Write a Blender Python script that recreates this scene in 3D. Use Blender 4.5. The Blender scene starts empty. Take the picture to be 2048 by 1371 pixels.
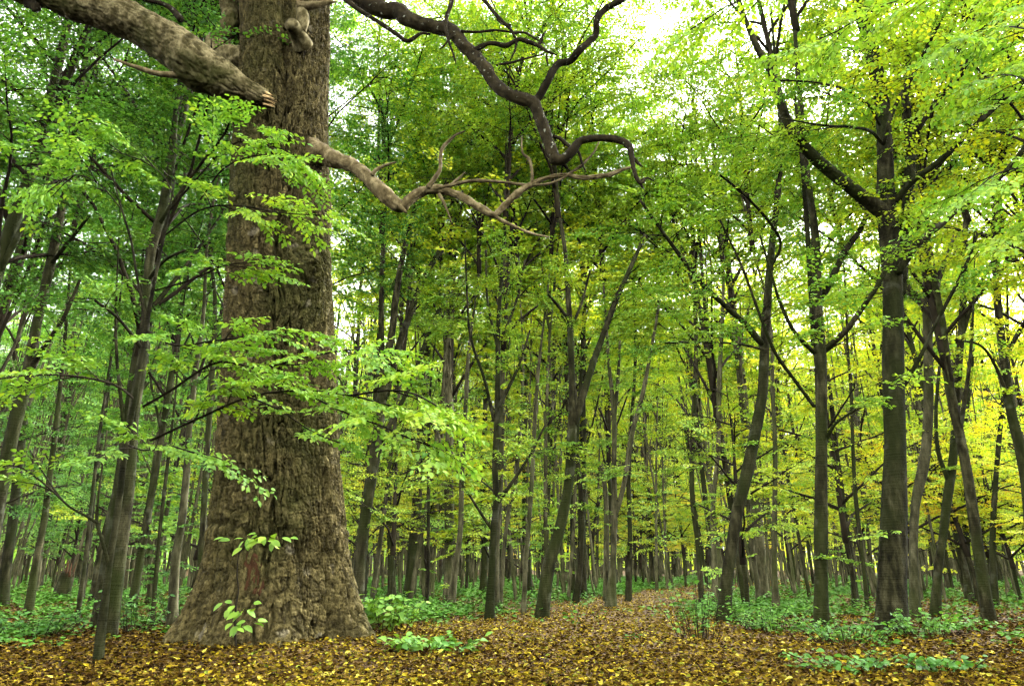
import bpy, math
import numpy as np

RNG = np.random.default_rng(20240611)
scene = bpy.context.scene
COL = scene.collection

# ------------------------------------------------------------------ camera
FPX = 1365.0                     # focal length in pixels of the 2048 px wide photograph
CAM_H = 1.0
TILT = math.atan((1135 - 685.5) / FPX)
cam_d = bpy.data.cameras.new('camera')
cam_d.sensor_width = 36.0
cam_d.lens = 36.0 * FPX / 2048.0
cam_d.clip_start = 0.05
cam_d.clip_end = 2000.0
cam = bpy.data.objects.new('camera', cam_d)
COL.objects.link(cam)
cam.location = (0, 0, CAM_H)
cam.rotation_euler = (math.radians(90) + TILT, 0, 0)
scene.camera = cam

# ------------------------------------------------------------------ sky, sun, exposure
SUN_EL, SUN_AZ = math.radians(42), math.radians(42)      # azimuth measured from +Y (view direction) towards +X
world = bpy.data.worlds.new('World')
scene.world = world
world.use_nodes = True
wn, wl = world.node_tree.nodes, world.node_tree.links
wn.clear()
w_out = wn.new('ShaderNodeOutputWorld')
w_bg = wn.new('ShaderNodeBackground')
w_sky = wn.new('ShaderNodeTexSky')
w_sky.sky_type = 'NISHITA'
w_sky.sun_disc = False
w_sky.sun_elevation = SUN_EL
w_sky.sun_rotation = SUN_AZ
w_sky.dust_density = 4.0
w_sky.air_density = 1.0
w_hsv = wn.new('ShaderNodeHueSaturation')                # an overcast, almost colourless sky
w_hsv.inputs['Saturation'].default_value = 0.06
w_bg.inputs['Strength'].default_value = 0.15
wl.new(w_sky.outputs['Color'], w_hsv.inputs['Color'])
wl.new(w_hsv.outputs['Color'], w_bg.inputs['Color'])
wl.new(w_bg.outputs['Background'], w_out.inputs['Surface'])

sun_d = bpy.data.lights.new('sun', 'SUN')
sun_d.energy = 1.5
sun_d.angle = math.radians(24)
sun_d.color = (1.0, 0.96, 0.88)
sun = bpy.data.objects.new('sun', sun_d)
COL.objects.link(sun)
sun.location = (20, 25, 40)
sun.rotation_euler = (math.radians(90) - SUN_EL, 0, math.radians(180) - SUN_AZ)

vs = scene.view_settings
vs.view_transform = 'Standard'
vs.look = 'None'
vs.exposure = 3.3
vs.gamma = 1.0
scene.cycles.max_bounces = 3
scene.cycles.diffuse_bounces = 4
scene.cycles.glossy_bounces = 1
scene.cycles.transmission_bounces = 4
scene.cycles.use_fast_gi = True
scene.cycles.fast_gi_method = 'REPLACE'
scene.cycles.ao_bounces_render = 1
world.light_settings.distance = 2.2
world.light_settings.ao_factor = 1.9
scene.cycles.caustics_reflective = False
scene.cycles.caustics_refractive = False
scene.cycles.use_denoising = True
scene.cycles.adaptive_threshold = 0.035
scene.cycles.adaptive_min_samples = 12
scene.cycles.debug_use_spatial_splits = True

# ------------------------------------------------------------------ helpers: projection, noise, meshes
CT, ST = math.cos(TILT), math.sin(TILT)


def ray(px, py):
    dx = (px - 1024.0) / FPX
    dv = (685.5 - py) / FPX
    return np.array([dx, CT - ST * dv, ST + CT * dv])


def at(px, py, Y):
    """the point of the place that the photograph shows at a pixel, on the vertical plane Y metres away"""
    r = ray(px, py)
    t = Y / r[1]
    return np.array([r[0] * t, Y, CAM_H + r[2] * t])


def depth_of(p):
    return p[1] * CT + (p[2] - CAM_H) * ST


def foot(px, py):
    """ground distance of a trunk's foot"""
    r = ray(px, py)
    return r[1] * CAM_H / -r[2]


def _hash(ix, iy, iz, seed):
    h = (ix.astype(np.int64) * 374761393 + iy.astype(np.int64) * 668265263 + iz.astype(np.int64) * 2147483647 + seed * 1274126177) & 0xFFFFFFFF
    h = ((h ^ (h >> 13)) * 1274126177) & 0xFFFFFFFF
    h = (h ^ (h >> 16)) & 0xFFFFFF
    return h / float(0xFFFFFF)


def vnoise(x, y, z=None, seed=0):
    if z is None:
        z = np.zeros_like(x)
    ix, iy, iz = np.floor(x), np.floor(y), np.floor(z)
    fx, fy, fz = x - ix, y - iy, z - iz
    fx, fy, fz = fx * fx * (3 - 2 * fx), fy * fy * (3 - 2 * fy), fz * fz * (3 - 2 * fz)
    out = 0
    for a in (0, 1):
        for b in (0, 1):
            for c in (0, 1):
                w = (fx if a else 1 - fx) * (fy if b else 1 - fy) * (fz if c else 1 - fz)
                out = out + w * _hash(ix + a, iy + b, iz + c, seed)
    return out * 2 - 1


def fbm(x, y, z=None, octv=4, seed=0):
    s, amp, tot = 0, 1.0, 0
    for o in range(octv):
        k = 2.0 ** o
        s = s + amp * vnoise(x * k, y * k, None if z is None else z * k, seed + o * 17)
        tot += amp
        amp *= 0.5
    return s / tot


def worley(u, v, seed=0):
    iu, iv = np.floor(u), np.floor(v)
    f1 = np.full(u.shape, 9.0)
    f2 = np.full(u.shape, 9.0)
    ident = np.zeros(u.shape)
    zero = np.zeros_like(iu)
    for a in (-1, 0, 1):
        for b in (-1, 0, 1):
            cu, cv = iu + a, iv + b
            px = cu + 0.1 + 0.8 * _hash(cu, cv, zero, seed)
            py = cv + 0.1 + 0.8 * _hash(cu, cv, zero + 1, seed)
            d = np.hypot(px - u, py - v)
            near = d < f1
            f2 = np.where(near, f1, np.minimum(f2, d))
            ident = np.where(near, _hash(cu, cv, zero + 2, seed), ident)
            f1 = np.where(near, d, f1)
    return f1, f2, ident


def sstep(a, b, x):
    t = np.clip((x - a) / (b - a), 0, 1)
    return t * t * (3 - 2 * t)


def ground_h(x, y):
    x, y = np.asarray(x, float), np.asarray(y, float)
    h = 0.05 * vnoise(x * 0.35, y * 0.35, seed=5) + 0.02 * vnoise(x * 1.3, y * 1.3, seed=6)
    d = np.hypot(x + 3.35, y - 10.1)
    h = h + 0.14 * np.exp(-(d / 2.3) ** 2)
    h = h + 0.012 * np.clip(y - 18, 0, 60)
    return h


class MB:
    """collects vertex / quad / triangle arrays and links them as ONE mesh object"""
    def __init__(self):
        self.v, self.q, self.t = [], [], []
        self.qr, self.tr = [], []
        self.n = 0

    def add(self, V, Q=None, T=None, rq=0.5, rt=0.5):
        V = np.asarray(V, np.float32).reshape(-1, 3)
        self.v.append(V)
        if Q is not None and len(Q):
            Q = np.asarray(Q, np.int32) + self.n
            self.q.append(Q)
            self.qr.append(np.broadcast_to(np.asarray(rq, np.float32), (len(Q),)).copy())
        if T is not None and len(T):
            T = np.asarray(T, np.int32) + self.n
            self.t.append(T)
            self.tr.append(np.broadcast_to(np.asarray(rt, np.float32), (len(T),)).copy())
        self.n += len(V)

    def mesh(self, name, material, smooth=True):
        V = np.concatenate(self.v) if self.v else np.zeros((0, 3), np.float32)
        Q = np.concatenate(self.q) if self.q else np.zeros((0, 4), np.int32)
        T = np.concatenate(self.t) if self.t else np.zeros((0, 3), np.int32)
        rnd = np.concatenate(self.qr + self.tr) if (self.qr or self.tr) else np.zeros(0, np.float32)
        me = bpy.data.meshes.new(name)
        me.vertices.add(len(V))
        me.vertices.foreach_set('co', V.ravel())
        nl = len(Q) * 4 + len(T) * 3
        me.loops.add(nl)
        me.loops.foreach_set('vertex_index', np.concatenate([Q.ravel(), T.ravel()]).astype(np.int32))
        me.polygons.add(len(Q) + len(T))
        me.polygons.foreach_set('loop_start', np.concatenate([np.arange(len(Q)) * 4, len(Q) * 4 + np.arange(len(T)) * 3]).astype(np.int32))
        me.polygons.foreach_set('use_smooth', np.full(len(Q) + len(T), smooth))
        a = me.attributes.new('rnd', 'FLOAT', 'FACE')
        a.data.foreach_set('value', rnd.astype(np.float32))
        me.materials.append(material)
        me.update(calc_edges=True)
        return me

    def obj(self, name, material, parent=None, smooth=True):
        return link(name, self.mesh(name, material, smooth), parent)


def link(name, data, parent=None):
    o = bpy.data.objects.new(name, data)
    COL.objects.link(o)
    if parent is not None:
        o.parent = parent
    return o


def tag(o, label=None, cat=None, group=None, kind=None):
    if label:
        o['label'] = label
    if cat:
        o['category'] = cat
    if group:
        o['group'] = group
    if kind:
        o['kind'] = kind
    return o


def empty(name, loc=(0, 0, 0)):
    o = bpy.data.objects.new(name, None)
    COL.objects.link(o)
    o.location = loc
    o.empty_display_size = 0.3
    return o


def unit(v):
    v = np.asarray(v, float)
    return v / np.maximum(np.linalg.norm(v, axis=-1, keepdims=True), 1e-9)


def smooth_path(P, n):
    """Catmull-Rom through the rows of P (any number of columns), n samples"""
    P = np.asarray(P, float)
    if len(P) == 2:
        t = np.linspace(0, 1, n)[:, None]
        return P[0] * (1 - t) + P[1] * t
    seg = np.linalg.norm(np.diff(P[:, :3], axis=0), axis=1)
    cum = np.concatenate([[0], np.cumsum(seg)])
    s = np.linspace(0, cum[-1], n)
    i = np.clip(np.searchsorted(cum, s, 'right') - 1, 0, len(seg) - 1)
    t = ((s - cum[i]) / np.maximum(seg[i], 1e-9))[:, None]
    E = np.vstack([2 * P[0] - P[1], P, 2 * P[-1] - P[-2]])
    p0, p1, p2, p3 = E[i], E[i + 1], E[i + 2], E[i + 3]
    return 0.5 * ((2 * p1) + (-p0 + p2) * t + (2 * p0 - 5 * p1 + 4 * p2 - p3) * t ** 2 + (-p0 + 3 * p1 - 3 * p2 + p3) * t ** 3)


def tube(mb, P, R, sides=8, gnarl=0.0, gf=3.0, seed=0, furrow=0.0):
    """a tapered tube along P with radii R; gnarl = relative roughness of its surface"""
    P, R = np.asarray(P, float), np.asarray(R, float)
    n = len(P)
    T = unit(np.gradient(P, axis=0))
    ref = np.array([0.0, 0.0, 1.0]) if abs(T[0, 2]) < 0.9 else np.array([1.0, 0.0, 0.0])
    N = np.empty_like(P)
    N[0] = unit(np.cross(T[0], ref))
    for i in range(1, n):
        N[i] = unit(N[i - 1] - T[i] * np.dot(N[i - 1], T[i]))
    B = np.cross(T, N)
    th = np.linspace(0, 2 * math.pi, sides, endpoint=False)
    c, s = np.cos(th), np.sin(th)
    off = N[:, None, :] * c[None, :, None] + B[:, None, :] * s[None, :, None]
    rad = np.broadcast_to(R[:, None], (n, sides)).copy()
    if gnarl > 0:
        Q = P[:, None, :] + off * R[:, None, None]
        rad *= 1 + gnarl * fbm(Q[..., 0] * gf, Q[..., 1] * gf, Q[..., 2] * gf * 0.6, 3, seed)
    if furrow > 0:                                    # long bark furrows along the limb
        arc = np.concatenate([[0], np.cumsum(np.linalg.norm(np.diff(P, axis=0), axis=1))])[:, None] * np.ones((1, sides))
        cu, cv = c[None, :] * np.ones((n, 1)) * R[:, None], s[None, :] * np.ones((n, 1)) * R[:, None]
        w = 0.03 * fbm(cu * 9, cv * 9, arc * 4, 2, seed + 5)
        rdg = np.abs(fbm((cu + w) / 0.045, (cv + w) / 0.045, arc / 0.32, 2, seed + 6))
        rad += furrow * (sstep(0.0, 0.16, rdg) - 0.6) + furrow * 0.6 * fbm(cu * 30, cv * 30, arc * 14, 2, seed + 8)
    V = P[:, None, :] + off * rad[..., None]
    V = V.reshape(-1, 3)
    i = np.arange(n - 1)[:, None] * sides
    j = np.arange(sides)[None, :]
    j2 = (j + 1) % sides
    Q = np.stack([i + j, i + j2, i + sides + j2, i + sides + j], -1).reshape(-1, 4)
    base = len(V)
    V = np.vstack([V, P[0] - T[0] * R[0] * 0.3, P[-1] + T[-1] * R[-1] * 0.6])
    jj = np.arange(sides)
    T1 = np.stack([np.full(sides, base), (jj + 1) % sides, jj], -1)
    o = (n - 1) * sides
    T2 = np.stack([np.full(sides, base + 1), o + jj, o + (jj + 1) % sides], -1)
    mb.add(V, Q, np.vstack([T1, T2]))


def segs(mb, p0, p1, r0, r1):
    """many thin three-sided twigs at once"""
    p0, p1 = np.asarray(p0, float), np.asarray(p1, float)
    n = len(p0)
    if not n:
        return
    T = unit(p1 - p0)
    ref = np.where(np.abs(T[:, 2:3]) < 0.9, np.array([[0, 0, 1.0]]), np.array([[1.0, 0, 0]]))
    N = unit(np.cross(T, ref))
    B = np.cross(T, N)
    th = np.array([0, 2.0944, 4.18879])
    off = N[:, None] * np.cos(th)[None, :, None] + B[:, None] * np.sin(th)[None, :, None]
    V = np.concatenate([p0[:, None] + off * np.asarray(r0)[:, None, None], p1[:, None] + off * np.asarray(r1)[:, None, None]], 1)
    b = np.arange(n)[:, None, None] * 6
    q = np.array([[0, 1, 4, 3], [1, 2, 5, 4], [2, 0, 3, 5]])[None]
    mb.add(V.reshape(-1, 3), (b + q).reshape(-1, 4))


# leaf templates: (along, across, up); the two halves are folded a little along the midrib
LEAF_MID = (np.array([[0, 0, 0], [.30, .27, .07], [.68, .22, .04], [1, 0, -.10], [.68, -.22, .04], [.30, -.27, .07]]),
            np.array([[0, 3, 2, 1], [0, 5, 4, 3]]), None)
_mid = np.array([[-.12, 0, .0], [0.02, 0, 0], [.25, 0, -.02], [.5, 0, -.03], [.78, 0, -.06], [1.0, 0, -.14]])
LEAF_FINE = (np.array([[0.0, 0, 0], [.25, 0, -.02], [.5, 0, -.035], [.78, 0, -.07], [1.02, 0, -.15],
                       [.10, .17, .03], [.28, .27, .06], [.52, .285, .05], [.78, .19, -.01],
                       [.10, -.17, .03], [.28, -.27, .06], [.52, -.285, .05], [.78, -.19, -.01],
                       [-.13, .012, .01], [-.13, -.012, .01]]),
             np.array([[1, 2, 7, 6], [2, 3, 8, 7], [2, 1, 10, 11], [3, 2, 11, 12]]),
             np.array([[0, 1, 5], [1, 6, 5], [3, 4, 8], [1, 0, 9], [10, 1, 9], [4, 3, 12], [0, 13, 14]]))
LEAF_DRY = (np.array([[0, 0, 0], [.3, .26, .16], [.7, .22, .13], [1, 0, .10], [.7, -.22, .10], [.3, -.26, .2], [.5, 0, -.03]]),
            np.array([[0, 6, 2, 1], [6, 3, 2, 2]])[:1], np.array([[6, 3, 2], [0, 5, 6], [5, 4, 6], [4, 3, 6]]))


def leaves(mb, pos, d, n, size, rnd, tpl=LEAF_MID, width=1.0):
    pos, d, n = np.asarray(pos, float), unit(d), np.asarray(n, float)
    s = unit(np.cross(n, d))
    n = np.cross(d, s)
    V, Q, T = tpl
    size = np.asarray(size, float)
    W = (pos[:, None, :] + size[:, None, None] * (V[None, :, 0:1] * d[:, None, :] + width * V[None, :, 1:2] * s[:, None, :] + V[None, :, 2:3] * n[:, None, :]))
    k = len(V)
    b = np.arange(len(pos))[:, None, None] * k
    Qs = (b + Q[None]).reshape(-1, 4) if Q is not None else None
    Ts = (b + T[None]).reshape(-1, 3) if T is not None else None
    mb.add(W.reshape(-1, 3), Qs, Ts,
           np.repeat(rnd, len(Q)) if Q is not None else 0.5, np.repeat(rnd, len(T)) if T is not None else 0.5)


# ------------------------------------------------------------------ materials
def new_mat(name):
    m = bpy.data.materials.new(name)
    m.use_nodes = True
    nt = m.node_tree
    nt.nodes.clear()
    out = nt.nodes.new('ShaderNodeOutputMaterial')
    return m, nt, nt.nodes, nt.links, out


def ramp(N, stops, interp='LINEAR'):
    r = N.new('ShaderNodeValToRGB')
    r.color_ramp.interpolation = interp
    el = r.color_ramp.elements
    while len(el) > 1:
        el.remove(el[-1])
    el[0].position, el[0].color = stops[0][0], (*stops[0][1], 1)
    for p, c in stops[1:]:
        e = el.new(p)
        e.color = (*c, 1)
    return r


def math_node(N, L, op, a, b):
    m = N.new('ShaderNodeMath')
    m.operation = op
    for i, x in enumerate((a, b)):
        if isinstance(x, (int, float)):
            m.inputs[i].default_value = x
        else:
            L.new(x, m.inputs[i])
    return m.outputs[0]


def leaf_material(name, stops, spread=0.34, trans=(1.5, 1.42, 0.6), tmix=0.60, gloss=0.45):
    """object colour (red) = how far the tree has turned yellow, plus light and shade painted in by place; attribute rnd = the single leaf's own turn"""
    m, nt, N, L, out = new_mat(name)
    info = N.new('ShaderNodeObjectInfo')
    sep = N.new('ShaderNodeSeparateColor')
    L.new(info.outputs['Color'], sep.inputs['Color'])
    att = N.new('ShaderNodeAttribute')
    att.attribute_name = 'rnd'
    c = math_node(N, L, 'SUBTRACT', att.outputs['Fac'], 0.5)
    c = math_node(N, L, 'MULTIPLY', c, spread)
    c = math_node(N, L, 'ADD', c, sep.outputs[0])
    geo = N.new('ShaderNodeNewGeometry')
    noi = N.new('ShaderNodeTexNoise')
    noi.inputs['Scale'].default_value = 0.9
    noi.inputs['Detail'].default_value = 1.0
    L.new(geo.outputs['Position'], noi.inputs['Vector'])
    nn = math_node(N, L, 'SUBTRACT', noi.outputs['Fac'], 0.5)
    nn = math_node(N, L, 'MULTIPLY', nn, 0.35)
    c = math_node(N, L, 'ADD', c, nn)
    r = ramp(N, stops)
    L.new(c, r.inputs['Fac'])
    tint = N.new('ShaderNodeMix')
    tint.data_type = 'RGBA'
    tint.blend_type = 'MULTIPLY'
    tint.inputs['Factor'].default_value = 1.0
    tint.inputs['B'].default_value = (*trans, 1)
    L.new(r.outputs['Color'], tint.inputs['A'])
    pr = N.new('ShaderNodeBsdfPrincipled')
    pr.inputs['Roughness'].default_value = 0.48
    pr.inputs['Specular IOR Level'].default_value = gloss
    L.new(r.outputs['Color'], pr.inputs['Base Color'])
    tr = N.new('ShaderNodeBsdfTranslucent')
    L.new(tint.outputs['Result'], tr.inputs['Color'])
    mx = N.new('ShaderNodeMixShader')
    mx.inputs['Fac'].default_value = tmix
    L.new(pr.outputs[0], mx.inputs[1])
    L.new(tr.outputs[0], mx.inputs[2])
    L.new(mx.outputs[0], out.inputs['Surface'])
    return m


def bark_material(name, stops, scale=6.0, zs=0.35, bump=0.4, bumpd=0.02, moss=None, spots=None, rough=0.9, lines=0.0):
    m, nt, N, L, out = new_mat(name)
    geo = N.new('ShaderNodeNewGeometry')
    mp = N.new('ShaderNodeMapping')
    mp.inputs['Scale'].default_value = (scale, scale, scale * zs)
    L.new(geo.outputs['Position'], mp.inputs['Vector'])
    noi = N.new('ShaderNodeTexNoise')
    noi.inputs['Scale'].default_value = 1.0
    noi.inputs['Detail'].default_value = 6.0
    noi.inputs['Roughness'].default_value = 0.65
    L.new(mp.outputs[0], noi.inputs['Vector'])
    r = ramp(N, stops)
    L.new(noi.outputs['Fac'], r.inputs['Fac'])
    colr = r.outputs['Color']
    if moss:
        n2 = N.new('ShaderNodeTexNoise')
        n2.inputs['Scale'].default_value = moss[1]
        n2.inputs['Detail'].default_value = 4.0
        L.new(geo.outputs['Position'], n2.inputs['Vector'])
        rr = ramp(N, [(moss[2], (0, 0, 0)), (moss[2] + 0.15, (1, 1, 1))])
        L.new(n2.outputs['Fac'], rr.inputs['Fac'])
        k = math_node(N, L, 'MULTIPLY', rr.outputs['Color'], moss[3])
        mx = N.new('ShaderNodeMix')
        mx.data_type = 'RGBA'
        L.new(k, mx.inputs['Factor'])
        L.new(colr, mx.inputs['A'])
        mx.inputs['B'].default_value = (*moss[0], 1)
        colr = mx.outputs['Result']
    if spots:
        n3 = N.new('ShaderNodeTexNoise')
        n3.inputs['Scale'].default_value = spots[1]
        n3.inputs['Detail'].default_value = 2.0
        L.new(geo.outputs['Position'], n3.inputs['Vector'])
        rr = ramp(N, [(spots[2], (0, 0, 0)), (spots[2] + 0.06, (1, 1, 1))])
        L.new(n3.outputs['Fac'], rr.inputs['Fac'])
        k = math_node(N, L, 'MULTIPLY', rr.outputs['Color'], spots[3])
        mx = N.new('ShaderNodeMix')
        mx.data_type = 'RGBA'
        L.new(k, mx.inputs['Factor'])
        L.new(colr, mx.inputs['A'])
        mx.inputs['B'].default_value = (*spots[0], 1)
        colr = mx.outputs['Result']
    info = N.new('ShaderNodeObjectInfo')
    v = math_node(N, L, 'MULTIPLY', info.outputs['Random'], 0.5)
    v = math_node(N, L, 'ADD', v, 0.75)
    pa = N.new('ShaderNodeAttribute')
    pa.attribute_name = 'rnd'
    pv = math_node(N, L, 'MULTIPLY', pa.outputs['Fac'], 1.1)
    pv = math_node(N, L, 'ADD', pv, 0.45)
    v = math_node(N, L, 'MULTIPLY', v, pv)
    hs = N.new('ShaderNodeHueSaturation')
    L.new(v, hs.inputs['Value'])
    L.new(colr, hs.inputs['Color'])
    pr = N.new('ShaderNodeBsdfPrincipled')
    pr.inputs['Roughness'].default_value = rough
    pr.inputs['Specular IOR Level'].default_value = 0.06
    L.new(hs.outputs['Color'], pr.inputs['Base Color'])
    h = noi.outputs['Fac']
    if lines:
        mp2 = N.new('ShaderNodeMapping')
        mp2.inputs['Scale'].default_value = (3.0, 3.0, 34.0)
        L.new(geo.outputs['Position'], mp2.inputs['Vector'])
        n4 = N.new('ShaderNodeTexNoise')
        n4.inputs['Scale'].default_value = 1.0
        n4.inputs['Detail'].default_value = 3.0
        L.new(mp2.outputs[0], n4.inputs['Vector'])
        hh = math_node(N, L, 'MULTIPLY', n4.outputs['Fac'], lines)
        h = math_node(N, L, 'ADD', h, hh)
    b = N.new('ShaderNodeBump')
    b.inputs['Strength'].default_value = bump
    b.inputs['Distance'].default_value = bumpd
    L.new(h, b.inputs['Height'])
    L.new(b.outputs[0], pr.inputs['Normal'])
    L.new(pr.outputs[0], out.inputs['Surface'])
    return m


GREEN_STOPS = [(0.0, (.034, .115, .024)), (0.22, (.088, .235, .034)), (0.45, (.185, .345, .036)),
               (0.66, (.35, .47, .028)), (0.88, (.62, .60, .016)), (1.0, (.60, .38, .02))]
M_LEAF = leaf_material('living_leaf', GREEN_STOPS)
M_HERB = leaf_material('herb_leaf', [(0.0, (.015, .058, .006)), (0.3, (.034, .112, .008)), (0.6, (.07, .17, .009)), (1.0, (.20, .23, .012))], trans=(1.1, 1.15, 0.6), tmix=0.4, gloss=0.15)
M_BARK = bark_material('hornbeam_bark', [(0.34, (0.0028, 0.0026, 0.0008)), (0.48, (0.0094, 0.0088, 0.0030)), (0.60, (0.0231, 0.0215, 0.0088)), (0.72, (0.0440, 0.0413, 0.0198))],
                       scale=9, zs=0.30, bump=0.9, bumpd=0.03, moss=((.009, .0125, .0018), 0.8, 0.42, 0.75), spots=((.034, .036, .020), 2.6, 0.62, 0.5), lines=0.6)
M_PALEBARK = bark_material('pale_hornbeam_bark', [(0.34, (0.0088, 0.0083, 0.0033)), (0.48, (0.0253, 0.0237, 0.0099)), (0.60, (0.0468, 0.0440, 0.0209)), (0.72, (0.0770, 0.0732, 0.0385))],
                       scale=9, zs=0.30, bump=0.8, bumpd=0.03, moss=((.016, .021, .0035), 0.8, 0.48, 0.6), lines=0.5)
M_TWIG = bark_material('twig_bark', [(0.3, (0.0060, 0.0048, 0.0024)), (0.7, (0.0192, 0.0156, 0.0072))],
                       scale=12, zs=0.5, bump=0.2)
M_OAK = bark_material('oak_bark', [(0.30, (0.0096, 0.0072, 0.0020)), (0.44, (0.0267, 0.0212, 0.0064)), (0.58, (0.0545, 0.0441, 0.0145)), (0.72, (0.1102, 0.0928, 0.0383))],
                       scale=16, zs=0.5, bump=0.9, bumpd=0.03, moss=((.018, .022, .0035), 0.55, 0.48, 0.55), spots=((.13, .115, .075), 3.5, 0.66, 0.4))
M_OAKLIMB = bark_material('weathered_oak_limb', [(0.3, (0.0154, 0.0126, 0.0038)), (0.46, (0.0462, 0.0378, 0.0133)), (0.66, (0.1540, 0.1295, 0.0616))],
                       scale=8, zs=0.8, bump=0.8, bumpd=0.025, moss=((.022, .026, .004), 1.1, 0.48, 0.65))
M_DEADLIMB = bark_material('bleached_dead_limb', [(0.3, (0.0225, 0.0165, 0.0056)), (0.5, (0.0600, 0.0465, 0.0195)), (0.72, (0.1575, 0.1290, 0.0638))],
                       scale=9, zs=0.8, bump=0.7, bumpd=0.02)
M_DARKLIMB = bark_material('dark_lichened_limb', [(0.3, (0.0045, 0.0035, 0.0014)), (0.5, (0.0114, 0.0090, 0.0037)), (0.72, (0.0270, 0.0216, 0.0090))],
                       scale=8, zs=0.8, bump=0.7, bumpd=0.02, spots=((.16, .165, .12), 16, 0.66, 0.7))
M_RAWWOOD = bark_material('raw_broken_wood', [(0.3, (.30, .17, .055)), (0.6, (.46, .34, .15))],
                       scale=25, zs=0.5, bump=0.6)
M_REDWOOD = bark_material('bare_red_wood', [(0.3, (0.0154, 0.0070, 0.0028)), (0.6, (0.0476, 0.0210, 0.0084))],
                       scale=14, zs=0.4, bump=0.8, bumpd=0.03)


def litter_material():
    m, nt, N, L, out = new_mat('dry_leaf')
    att = N.new('ShaderNodeAttribute')
    att.attribute_name = 'rnd'
    r = ramp(N, [(0.0, (0.00396, 0.00198, 0.00040)), (0.22, (0.01254, 0.00594, 0.00092)), (0.42, (0.03432, 0.01848, 0.00224)), (0.58, (0.06468, 0.03960, 0.00396)),
                 (0.70, (0.09900, 0.06798, 0.00726)), (0.80, (0.13200, 0.09372, 0.00528)), (0.90, (0.19800, 0.14850, 0.00528)), (0.96, (0.07920, 0.10560, 0.00990)), (1.0, (0.26400, 0.22440, 0.02640))])
    L.new(att.outputs['Fac'], r.inputs['Fac'])
    pr = N.new('ShaderNodeBsdfPrincipled')
    pr.inputs['Roughness'].default_value = 0.75
    pr.inputs['Specular IOR Level'].default_value = 0.02
    L.new(r.outputs['Color'], pr.inputs['Base Color'])
    tr = N.new('ShaderNodeBsdfTranslucent')
    L.new(r.outputs['Color'], tr.inputs['Color'])
    mx = N.new('ShaderNodeMixShader')
    mx.inputs['Fac'].default_value = 0.2
    L.new(pr.outputs[0], mx.inputs[1])
    L.new(tr.outputs[0], mx.inputs[2])
    L.new(mx.outputs[0], out.inputs['Surface'])
    return m


M_LITTER = litter_material()


def ground_material():
    m, nt, N, L, out = new_mat('forest_soil')
    geo = N.new('ShaderNodeNewGeometry')
    vo = N.new('ShaderNodeTexVoronoi')
    vo.inputs['Scale'].default_value = 14.0
    L.new(geo.outputs['Position'], vo.inputs['Vector'])
    r = ramp(N, [(0.0, (.008, .0045, .0015)), (0.4, (.024, .013, .004)), (0.7, (.05, .03, .008)), (1.0, (.085, .055, .012))])
    L.new(vo.outputs['Color'], r.inputs['Fac'])
    noi = N.new('ShaderNodeTexNoise')
    noi.inputs['Scale'].default_value = 30.0
    noi.inputs['Detail'].default_value = 5.0
    L.new(geo.outputs['Position'], noi.inputs['Vector'])
    pr = N.new('ShaderNodeBsdfPrincipled')
    pr.inputs['Roughness'].default_value = 0.95
    pr.inputs['Specular IOR Level'].default_value = 0.05
    L.new(r.outputs['Color'], pr.inputs['Base Color'])
    b = N.new('ShaderNodeBump')
    b.inputs['Strength'].default_value = 0.8
    b.inputs['Distance'].default_value = 0.03
    L.new(noi.outputs['Fac'], b.inputs['Height'])
    L.new(b.outputs[0], pr.inputs['Normal'])
    L.new(pr.outputs[0], out.inputs['Surface'])
    return m


M_SOIL = ground_material()

# ------------------------------------------------------------------ the ground
def build_ground():
    def axis(lo, hi, fine_lo, fine_hi, step):
        a = np.arange(fine_lo, fine_hi, step)
        left = fine_lo - np.geomspace(step * 2, fine_lo - lo, 14)[::-1]
        right = fine_hi + np.geomspace(step * 2, hi - fine_hi, 18)
        return np.concatenate([left, a, right])
    xs = axis(-400, 400, -16, 18, 0.25)
    ys = axis(-300, 500, 2, 34, 0.25)
    X, Y = np.meshgrid(xs, ys, indexing='ij')
    Z = ground_h(X, Y)
    nx, ny = X.shape
    V = np.stack([X, Y, Z], -1).reshape(-1, 3)
    i, j = np.meshgrid(np.arange(nx - 1), np.arange(ny - 1), indexing='ij')
    a = (i * ny + j).ravel()
    Q = np.stack([a, a + ny, a + ny + 1, a + 1], -1)
    mb = MB()
    mb.add(V, Q)
    g = mb.obj('ground', M_SOIL)
    tag(g, 'brown forest floor under the fallen leaves', 'ground', kind='structure')


build_ground()

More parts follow.
